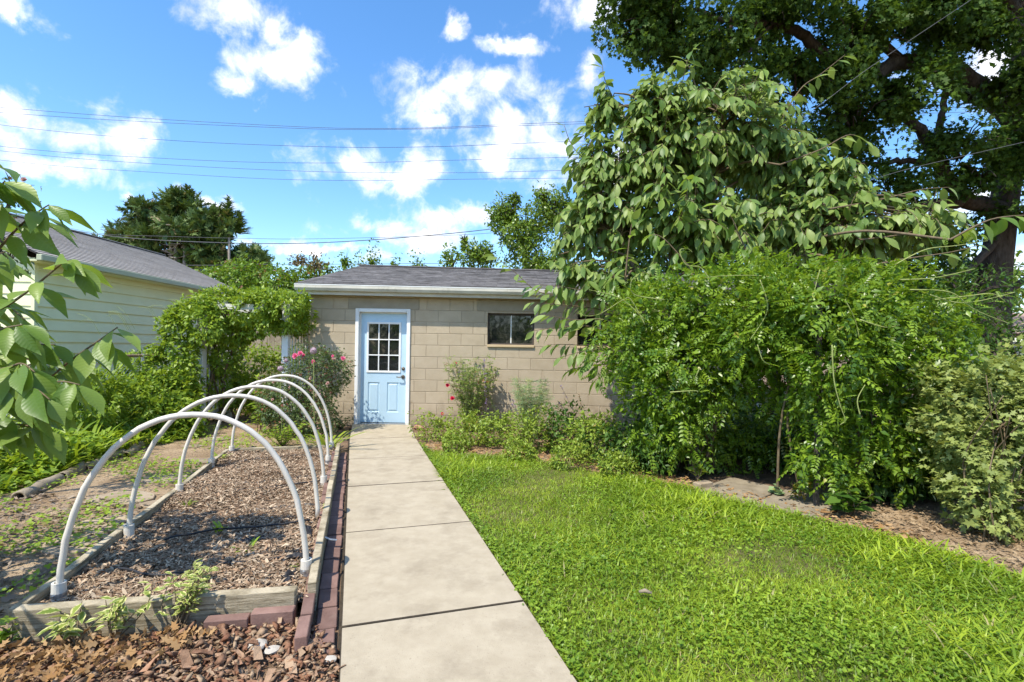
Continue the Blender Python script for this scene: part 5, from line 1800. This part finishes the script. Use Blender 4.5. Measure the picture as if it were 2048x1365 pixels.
for i, (px, py, D, r_, h_, lab) in enumerate(((1330, 900, 6.3, .5, .5, "shaded shrub between the wall and the wisteria's left post"), (1480, 900, 6.6, .6, .55, "dark shaded undergrowth beneath the pergola's middle"), (1600, 900, 6.0, .6, .6, "dark shaded undergrowth beneath the pergola's right half"), (1760, 950, 4.9, .45, .42, "leafy low shrub below the wisteria's right side"), (1850, 940, 4.9, .4, .5, "dark low shrub behind the pale leaved shrub"),
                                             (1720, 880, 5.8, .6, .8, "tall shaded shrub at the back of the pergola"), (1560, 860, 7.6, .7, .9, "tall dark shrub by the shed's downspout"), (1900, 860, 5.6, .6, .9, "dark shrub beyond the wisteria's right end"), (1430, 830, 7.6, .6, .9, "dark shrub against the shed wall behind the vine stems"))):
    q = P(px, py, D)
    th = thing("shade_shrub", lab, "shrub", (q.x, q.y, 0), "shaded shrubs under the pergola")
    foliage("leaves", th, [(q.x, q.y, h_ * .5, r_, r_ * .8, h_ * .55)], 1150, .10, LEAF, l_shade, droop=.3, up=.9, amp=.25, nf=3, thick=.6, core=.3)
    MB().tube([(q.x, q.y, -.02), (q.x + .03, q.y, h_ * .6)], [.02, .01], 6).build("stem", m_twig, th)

# ================================================================== pale shrub at the right edge
g = Vector((3.66, 3.75, 0))
ps = thing("pale_shrub", "pale yellow green shrub with small lobed leaves at the lawn's right corner", "shrub", g)
PS = [pe(1965, 800, 4.1, .34, .34, .34), pe(2040, 780, 4.0, .34, .36, .36), pe(1930, 880, 4.0, .26, .3, .3), pe(2000, 890, 3.9, .36, .34, .36), pe(1965, 985, 3.85, .22, .26, .34), pe(2080, 880, 3.9, .4, .4, .5), pe(1900, 800, 4.2, .2, .25, .25), pe(2060, 1000, 3.8, .3, .3, .35)]
foliage("leaves", ps, PS, 14500, .052, LOBED, l_lime, droop=.25, up=1.1, out=.7, jit=.5, amp=.38, nf=4.5, thick=.65, core=.3, hole=(5, -.75))
mb = MB()
for k in range(12):
    c = curve([(g.x + R.gauss(0, .06), g.y + R.gauss(0, .05), 0), (g.x + R.gauss(0, .15), g.y + R.gauss(0, .1), .55), (g.x + R.gauss(0, .32), g.y + R.gauss(0, .2), R.uniform(.9, 1.3))], 5)
    mb.tube(c, taper(c, .007, .003), 5)
mb.build("stem", m_twig, ps, smooth=True)

# ================================================================== oak
ok = thing("oak_tree", "massive dark oak whose trunk and crooked limbs fill the upper right", "oak tree", (P(1995, 690, 12.5).x, 12.5, 0))
ox, oy = P(1990, 690, 12.5).x, 12.5
tr = MB()
TRK = [(ox + .05, oy, -.1), P(1987, 690, 12.5), P(1990, 560, 12.5), P(2000, 470, 12.5), P(2012, 380, 12.4), P(2040, 250, 12.2), P(2050, 90, 11.8), P(2060, -120, 11.5)]
c = curve(TRK, 5)
tr.tube(c, [.37 - .16 * (i / (len(c) - 1)) + (.2 * max(0, 1 - i / 4)) for i in range(len(c))], 14)
tr.build("trunk", m_bark, ok, smooth=True)
LM = [([(2046, 235), (1985, 192), (1900, 140), (1800, 125), (1740, 155), (1660, 118), (1600, 66), (1540, 48), (1470, 45), (1390, 20)], [12.2, 11.6, 11.2, 11, 10.8, 10.6, 10.4, 10.2, 10, 10], .22, .04), ([(2005, 420), (1925, 395), (1880, 330), (1850, 270), (1800, 225), (1760, 150), (1700, 60)], [12.4, 12, 11.8, 11.6, 11.5, 11.3, 11], .20, .04),
      ([(2005, 430), (1950, 405), (1880, 408), (1800, 420), (1720, 400), (1660, 420)], [12.4, 12.2, 12, 11.8, 11.6, 11.5], .22, .05), ([(2040, 260), (1980, 200), (1930, 190), (1870, 150), (1850, 90), (1820, 20)], [12.2, 12, 11.9, 11.8, 11.7, 11.6], .20, .06), ([(2000, 470), (1930, 545), (1870, 550), (1800, 560)], [12.4, 12, 11.8, 11.6], .10, .03),
      ([(2020, 370), (2060, 320), (2120, 250)], [12.3, 12, 11.8], .18, .1), ([(1885, 330), (1880, 250), (1890, 200), (1900, 160)], [11.8, 11.7, 11.6, 11.5], .09, .05), ([(1880, 330), (1800, 322), (1760, 330), (1700, 322)], [11.8, 11.6, 11.5, 11.4], .08, .03), ([(2050, 90), (1990, 20), (1900, -60), (1700, -160)], [11.8, 11.3, 10.8, 10], .2, .06), ([(1800, 125), (1720, 40), (1600, -80)], [11, 10.5, 10], .10, .04), ([(1540, 48), (1500, 100), (1470, 150)], [10.2, 10, 9.9], .04, .015), ([(1470, 45), (1420, 80), (1330, 90)], [10, 9.9, 9.8], .04, .012),
      ([(2050, 60), (1950, -100), (1800, -300)], [11.8, 10.5, 9.5], .18, .06), ([(1990, 600), (2050, 560), (2120, 520)], [12.5, 12.3, 12], .1, .05)]
for pts, Ds, r0, r1 in LM:
    c = curve([P(x, y, d) for (x, y), d in zip(pts, Ds)], 5)
    mb = MB()
    mb.tube([p + Vector((R.gauss(0, .02), R.gauss(0, .02), R.gauss(0, .02))) for p in c], taper(c, r0, r1), 10)
    mb.build("limb", m_bark, ok, smooth=True)
OK1 = [pe(1320, 60, 10, .9, 1.0, .75), pe(1440, 80, 10, 1.0, 1.1, .9), pe(1300, 10, 10, 1.0, 1.0, .6), pe(1560, 20, 10.2, 1.1, 1.2, .7), pe(1580, 160, 10.6, 1.0, 1.0, .8), pe(1700, 90, 10.4, 1.1, 1.2, .9), pe(1700, 240, 11, 1.0, 1.1, .8), pe(1830, 40, 10.6, 1.2, 1.2, .9), pe(1960, 60, 10.6, 1.1, 1.2, .8), pe(1420, 200, 10.3, .7, .8, .6), pe(1780, 380, 11.6, .9, 1.0, .5), pe(1680, 370, 12, 1.0, 1.0, .7), pe(1920, 290, 11.2, .9, 1.0, .5), pe(2030, 170, 10.8, .7, .9, .5), pe(2020, 300, 11.5, .8, .9, .7), pe(1850, 480, 11.8, .9, .9, .4), pe(1960, 350, 11.4, .8, .8, .4), pe(1800, 190, 10.8, .9, 1.0, .6), pe(2030, 430, 11.6, .7, .8, .4), pe(1560, 420, 12.5, 1.3, 1.0, 1.0)]
OK2 = [pe(1500, -200, 10, 2.0, 2.0, 1.2), pe(1800, -200, 10, 2.2, 2.2, 1.4), pe(2050, -150, 10.5, 2.0, 2.2, 1.5), pe(1300, -130, 9.6, 1.4, 1.4, .9), pe(1700, -420, 10, 2.4, 2.2, 1.4), pe(2200, 80, 10.5, 1.6, 2.0, 1.6), pe(2250, 350, 11, 1.6, 2.0, 1.4), pe(2100, -420, 10.5, 2.4, 2.2, 1.5)]
foliage("crown", ok, OK1, 62000, .105, LOBED, l_oak, droop=.35, up=.7, out=.45, jit=.7, amp=.3, nf=1.6, thick=.8, core=.15, hole=(1.7, -.33))
foliage("upper_crown", ok, OK2, 20000, .17, LEAF, l_oak, droop=.3, up=.7, out=.5, jit=.7, amp=.25, nf=1.5, thick=.7, core=.2)
mb = MB()
for e in OK1:
    for k in range(9):
        d = Vector((R.gauss(0, 1), R.gauss(0, 1), R.gauss(0, .7))).normalized()
        q1 = Vector(e[:3]) + Vector((d.x * e[3], d.y * e[4], d.z * e[5])) * .9
        c = curve([Vector(e[:3]) + Vector((.3, .3, -.2)), Vector(e[:3]).lerp(q1, .5) + Vector((0, 0, .1)), q1], 4)
        mb.tube(c, taper(c, .022, .005), 5, cap=False)
mb.build("twigs", m_bark, ok)["kind"] = "stuff"

# ================================================================== background trees
def bg_tree(name, label, cat, ells, n, size, t, m, base, trunk_r=.12, hole=None, bark=m_bark, thick=.5, core=.45, amp=.28, nf=1.2, group=None, limbs=8, droop=.3):
    th = thing(name, label, cat, base, group)
    mb = MB()
    bx = Vector(base)
    e0 = Vector(ells[0][:3])
    mb.tube([bx + Vector((0, 0, -.05)), bx.lerp(Vector((e0.x, e0.y, e0.z)), .55), e0], [trunk_r, trunk_r * .8, trunk_r * .4], 8)
    for e in ells:
        for k in range(limbs):
            d = Vector((R.gauss(0, 1), R.gauss(0, 1), abs(R.gauss(0, .8)))).normalized()
            q1 = Vector(e[:3]) + Vector((d.x * e[3], d.y * e[4], d.z * e[5]))
            c = curve([Vector(e[:3]) + Vector((0, 0, -e[5] * .7)), Vector(e[:3]).lerp(q1, .5), q1], 4)
            mb.tube(c, taper(c, trunk_r * .25, trunk_r * .05), 5, cap=False)
    mb.build("trunk", bark, th, smooth=True)
    foliage("crown", th, ells, n, size, t, m, droop=droop, up=.75, out=.5, jit=.65, amp=amp, nf=nf, thick=thick, core=core, hole=hole)
    return th


bg_tree("pear_tree", "green tree rising behind the shed ridge next to the pawpaw", "tree", [pe(1050, 470, 16, 1.0, .9, 1.0), pe(1010, 430, 16, .6, .6, .55), pe(1110, 420, 16.3, .8, .8, .7), pe(1085, 395, 16.2, .25, .3, .3), pe(1028, 402, 16, .22, .25, .3), pe(960, 510, 16.2, .6, .6, .45), pe(1090, 530, 15.5, 1.1, .8, .5), pe(905, 520, 16.2, .35, .4, .4), pe(928, 488, 16.2, .13, .2, .35)], 13000, .115, LEAF, l_tree, (P(1060, 600, 16).x, 16, 0), hole=(2.4, -.55), nf=2.2, thick=.75, core=.2)
for (px, pyt, w_, lab) in ((690, 492, .22, "wispy sapling poking above the left half of the shed roof"), (745, 490, .24, "wispy sapling above the shed ridge, left of the taller gap"), (790, 505, .22, "short wispy sapling just above the shed ridge"), (835, 505, .24, "wispy sapling above the ridge toward the pear tree"), (715, 512, .2, "low wispy sapling beside the hip end of the shed ridge")):
    q = P(px, pyt + 34, 15.5)
    t = bg_tree("sapling", lab, "sapling", [(q.x, q.y, q.z, w_, w_, .52)], 300, .10, LEAF, l_tree, (q.x, q.y, 0), .03, thick=.95, core=.0, amp=.4, nf=3, group="saplings behind the shed", limbs=5)
HG = [pe(470, 560, 17.5, 1.0, .9, .6), pe(540, 562, 17.5, 1.1, .9, .65), pe(600, 577, 17, .9, .9, .7), pe(520, 610, 17, 1.4, .9, .8), pe(425, 560, 17.8, .8, .8, .5), pe(640, 547, 17.5, .55, .6, .4), pe(590, 640, 16.5, .9, .8, .8)]
bg_tree("tall_hedge", "dense green hedge row between the garage and the shed", "hedge", HG, 12000, .13, LEAF, l_hedge, (P(520, 640, 17).x, 17, 0), .1, nf=2, hole=(2.2, -1.0))
bg_tree("plum_shrub", "sparse bronze leaved shrub top against the sky behind the shed corner", "shrub", [pe(630, 528, 15.5, .45, .4, .25), pe(600, 520, 15.5, .5, .4, .22)], 420, .10, LEAF, leafmat("bronze_leaf", (.10, .07, .03), (.20, .15, .05), trans=.3), (P(620, 600, 15.5).x, 15.5, 0), .03, thick=.9, core=0)
# spruce group
BR = merge([placed(NEEDLE, (0, y, 0), s_ * rad(38), .30, rad(z)) for y in np.linspace(.05, .8, 8) for s_, z in ((-1, 12), (1, 12), (-.4, 40), (.4, 40))] + [placed(NEEDLE, (0, .6, 0), 0, .4)])
BR = merge([placed(NARROW, (0, y, 0), s_ * rad(42), l_, rad(z)) for y, s_, l_, z in ((.05, -1, .42, 15), (.12, 1, .42, 10), (.3, -1, .40, 0), (.36, 1, .38, 12), (.55, -.8, .32, 5), (.58, .8, .32, 15))] + [placed(NARROW, (0, .0, 0), 0, 1.0)])
sp = thing("spruce_tree", "ragged dark spruce with bare grey stems behind the garage roof", "spruce", (P(345, 650, 25).x, 25, 0))
SPE = []
for (x, y, w_, h_, k_) in ((300, 445, 70, 45, 15), (375, 435, 75, 55, 18), (420, 470, 70, 50, 14), (275, 495, 75, 28, 9), (430, 505, 90, 40, 15), (355, 520, 120, 30, 14), (485, 525, 50, 28, 8), (235, 490, 30, 22, 5), (505, 545, 45, 18, 5)):
    for k in range(k_):
        a_, r_ = R.uniform(0, 6.283), math.sqrt(R.random())
        SPE.append(pe(x + math.cos(a_) * r_ * w_ * .8, y + math.sin(a_) * r_ * h_ * .8, 24.8 + R.gauss(0, .6), R.uniform(.3, .6), R.uniform(.3, .6), R.uniform(.22, .42)))
foliage("needles", sp, SPE, 13000, .40, BR, l_spruce, droop=-.05, up=.6, out=.9, jit=.4, amp=.3, nf=1.6, thick=.8, core=.1, hole=(1.5, -.75), zmin=1)
mb = MB()
for (x0, y0, x1, y1, r_) in ((335, 640, 342, 420, .16), (348, 640, 350, 400, .18), (322, 640, 330, 440, .11), (362, 640, 372, 385, .14), (455, 640, 456, 400, .10), (250, 640, 245, 470, .07)):
    c = curve([P(x0, y0, 23.9), P((x0 + x1) / 2 + 3, (y0 + y1) / 2, 24.0), P(x1, y1, 24.9)], 5)
    mb.tube(c, taper(c, r_, .03), 7)
for k in range(16):
    q = P(R.uniform(325, 372), R.uniform(450, 515), 23.95)
    d = Vector((R.choice((-1, 1)) * R.uniform(.4, 1.2), R.uniform(-.3, .1), R.uniform(-.1, .5)))
    mb.tube(curve([q, q + d * .5 + Vector((0, 0, -.1)), q + d], 3), [.035, .03, .03, .025, .02, .015, .01][:7], 5)
mb.build("trunk", m_greybark, sp, smooth=True)
# leaders: spires of needle whorls
for (px, py0, py1, w_) in ((376, 428, 372, .75), (455, 470, 394, .85), (330, 420, 405, .4), (300, 430, 408, .4), (222, 490, 462, .3), (478, 470, 425, .5)):
    pts, axs, scs = [], [], []
    n_ = 130
    for k in range(n_):
        f = k / n_
        q = P(px + (R.gauss(0, 2)), py0 + (py1 - py0) * f, 24.8)
        a_ = R.uniform(0, 6.283)
        pts.append(tuple(q))
        axs.append((math.cos(a_), math.sin(a_), .35 + .5 * f))
        scs.append(w_ * (1.0 - f) * R.uniform(.7, 1.3) + .2)
    link("spire", leaf_mesh("spire", BR, np.array(pts), frames(np.array(axs), np.tile((0, 0, 1.), (n_, 1))), np.array(scs), l_spruce), sp)
# trees to the right, behind everything
bg_tree("dark_evergreen", "dark flat sprayed evergreen in front of the oak trunk", "evergreen", [pe(1880, 640, 9, .8, .7, .6), pe(1960, 690, 9, .8, .7, .6), pe(1930, 580, 9.3, .7, .6, .35), pe(1850, 720, 8.8, .8, .6, .5), pe(2050, 720, 8.5, .8, .7, .5)], 5000, .13, NARROW, l_shade, (P(1910, 760, 9).x, 9, 0), .07, hole=(2.5, -.8))
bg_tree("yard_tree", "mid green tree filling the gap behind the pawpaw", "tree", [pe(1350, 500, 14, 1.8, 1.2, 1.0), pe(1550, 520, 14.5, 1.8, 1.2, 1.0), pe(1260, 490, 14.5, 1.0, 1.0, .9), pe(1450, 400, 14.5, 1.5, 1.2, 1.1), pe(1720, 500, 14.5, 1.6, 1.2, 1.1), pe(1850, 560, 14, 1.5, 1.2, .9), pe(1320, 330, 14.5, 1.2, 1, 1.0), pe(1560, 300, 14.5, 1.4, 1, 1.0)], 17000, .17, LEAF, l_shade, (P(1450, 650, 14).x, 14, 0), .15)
bg_tree("yard_tree", "lighter green tree far beyond the oak's lower limbs", "tree", [pe(1700, 540, 19, 2.2, 1.5, 1.2), pe(1850, 560, 20, 2.0, 1.5, 1.0), pe(1980, 590, 21, 1.8, 1.5, .9), pe(1650, 620, 18, 2.2, 1.2, 1.0), pe(2100, 560, 22, 2.2, 1.5, 1.0), pe(1800, 640, 18, 2.2, 1.3, .9)], 9000, .22, LEAF, l_tree, (P(1800, 700, 19).x, 19, 0), .18, hole=(1.2, -.9))
# rose of sharon at the top left
rsn = bg_tree("flowering_shrub", "twiggy flowering shrub with small dark leaves behind the left pawpaw branch", "shrub", [pe(25, 375, 4.2, .14, .15, .13), pe(-20, 420, 4.2, .3, .2, .25), pe(-60, 520, 4.2, .3, .25, .4), pe(15, 520, 4.1, .16, .15, .15), pe(-40, 640, 4.1, .3, .25, .3)], 620, .052, LOBED, l_rose, (P(-110, 700, 4.2).x, 4.2, 0), .03, thick=.9, core=0, amp=.3, nf=4, limbs=6)
blooms(rsn, [(P(49, 361, 4.1), 1), (P(20, 500, 4.0), .8)], l_pale, .05)

# trees at the camera's back, which the shed's window panes mirror
for (x, y, r_, h_, lab) in ((-5.5, -9.0, 2.2, 4.6, "leafy yard tree mirrored in the blue door's panes"), (-1.0, -10.5, 2.4, 4.8, "leafy yard tree mirrored in the shed's first window"), (3.8, -9.5, 2.3, 4.6, "leafy yard tree mirrored in the shed's second window")):
    bg_tree("yard_tree", lab, "tree", [(x, y, h_ * .55, r_, r_ * .7, h_ * .42), (x + 1.2, y - .5, h_ * .3, r_ * .8, r_ * .6, h_ * .3), (x - 1.3, y, h_ * .28, r_ * .8, r_ * .6, h_ * .28)], 4200, .2, LEAF, l_tree, (x, y, 0), .15)
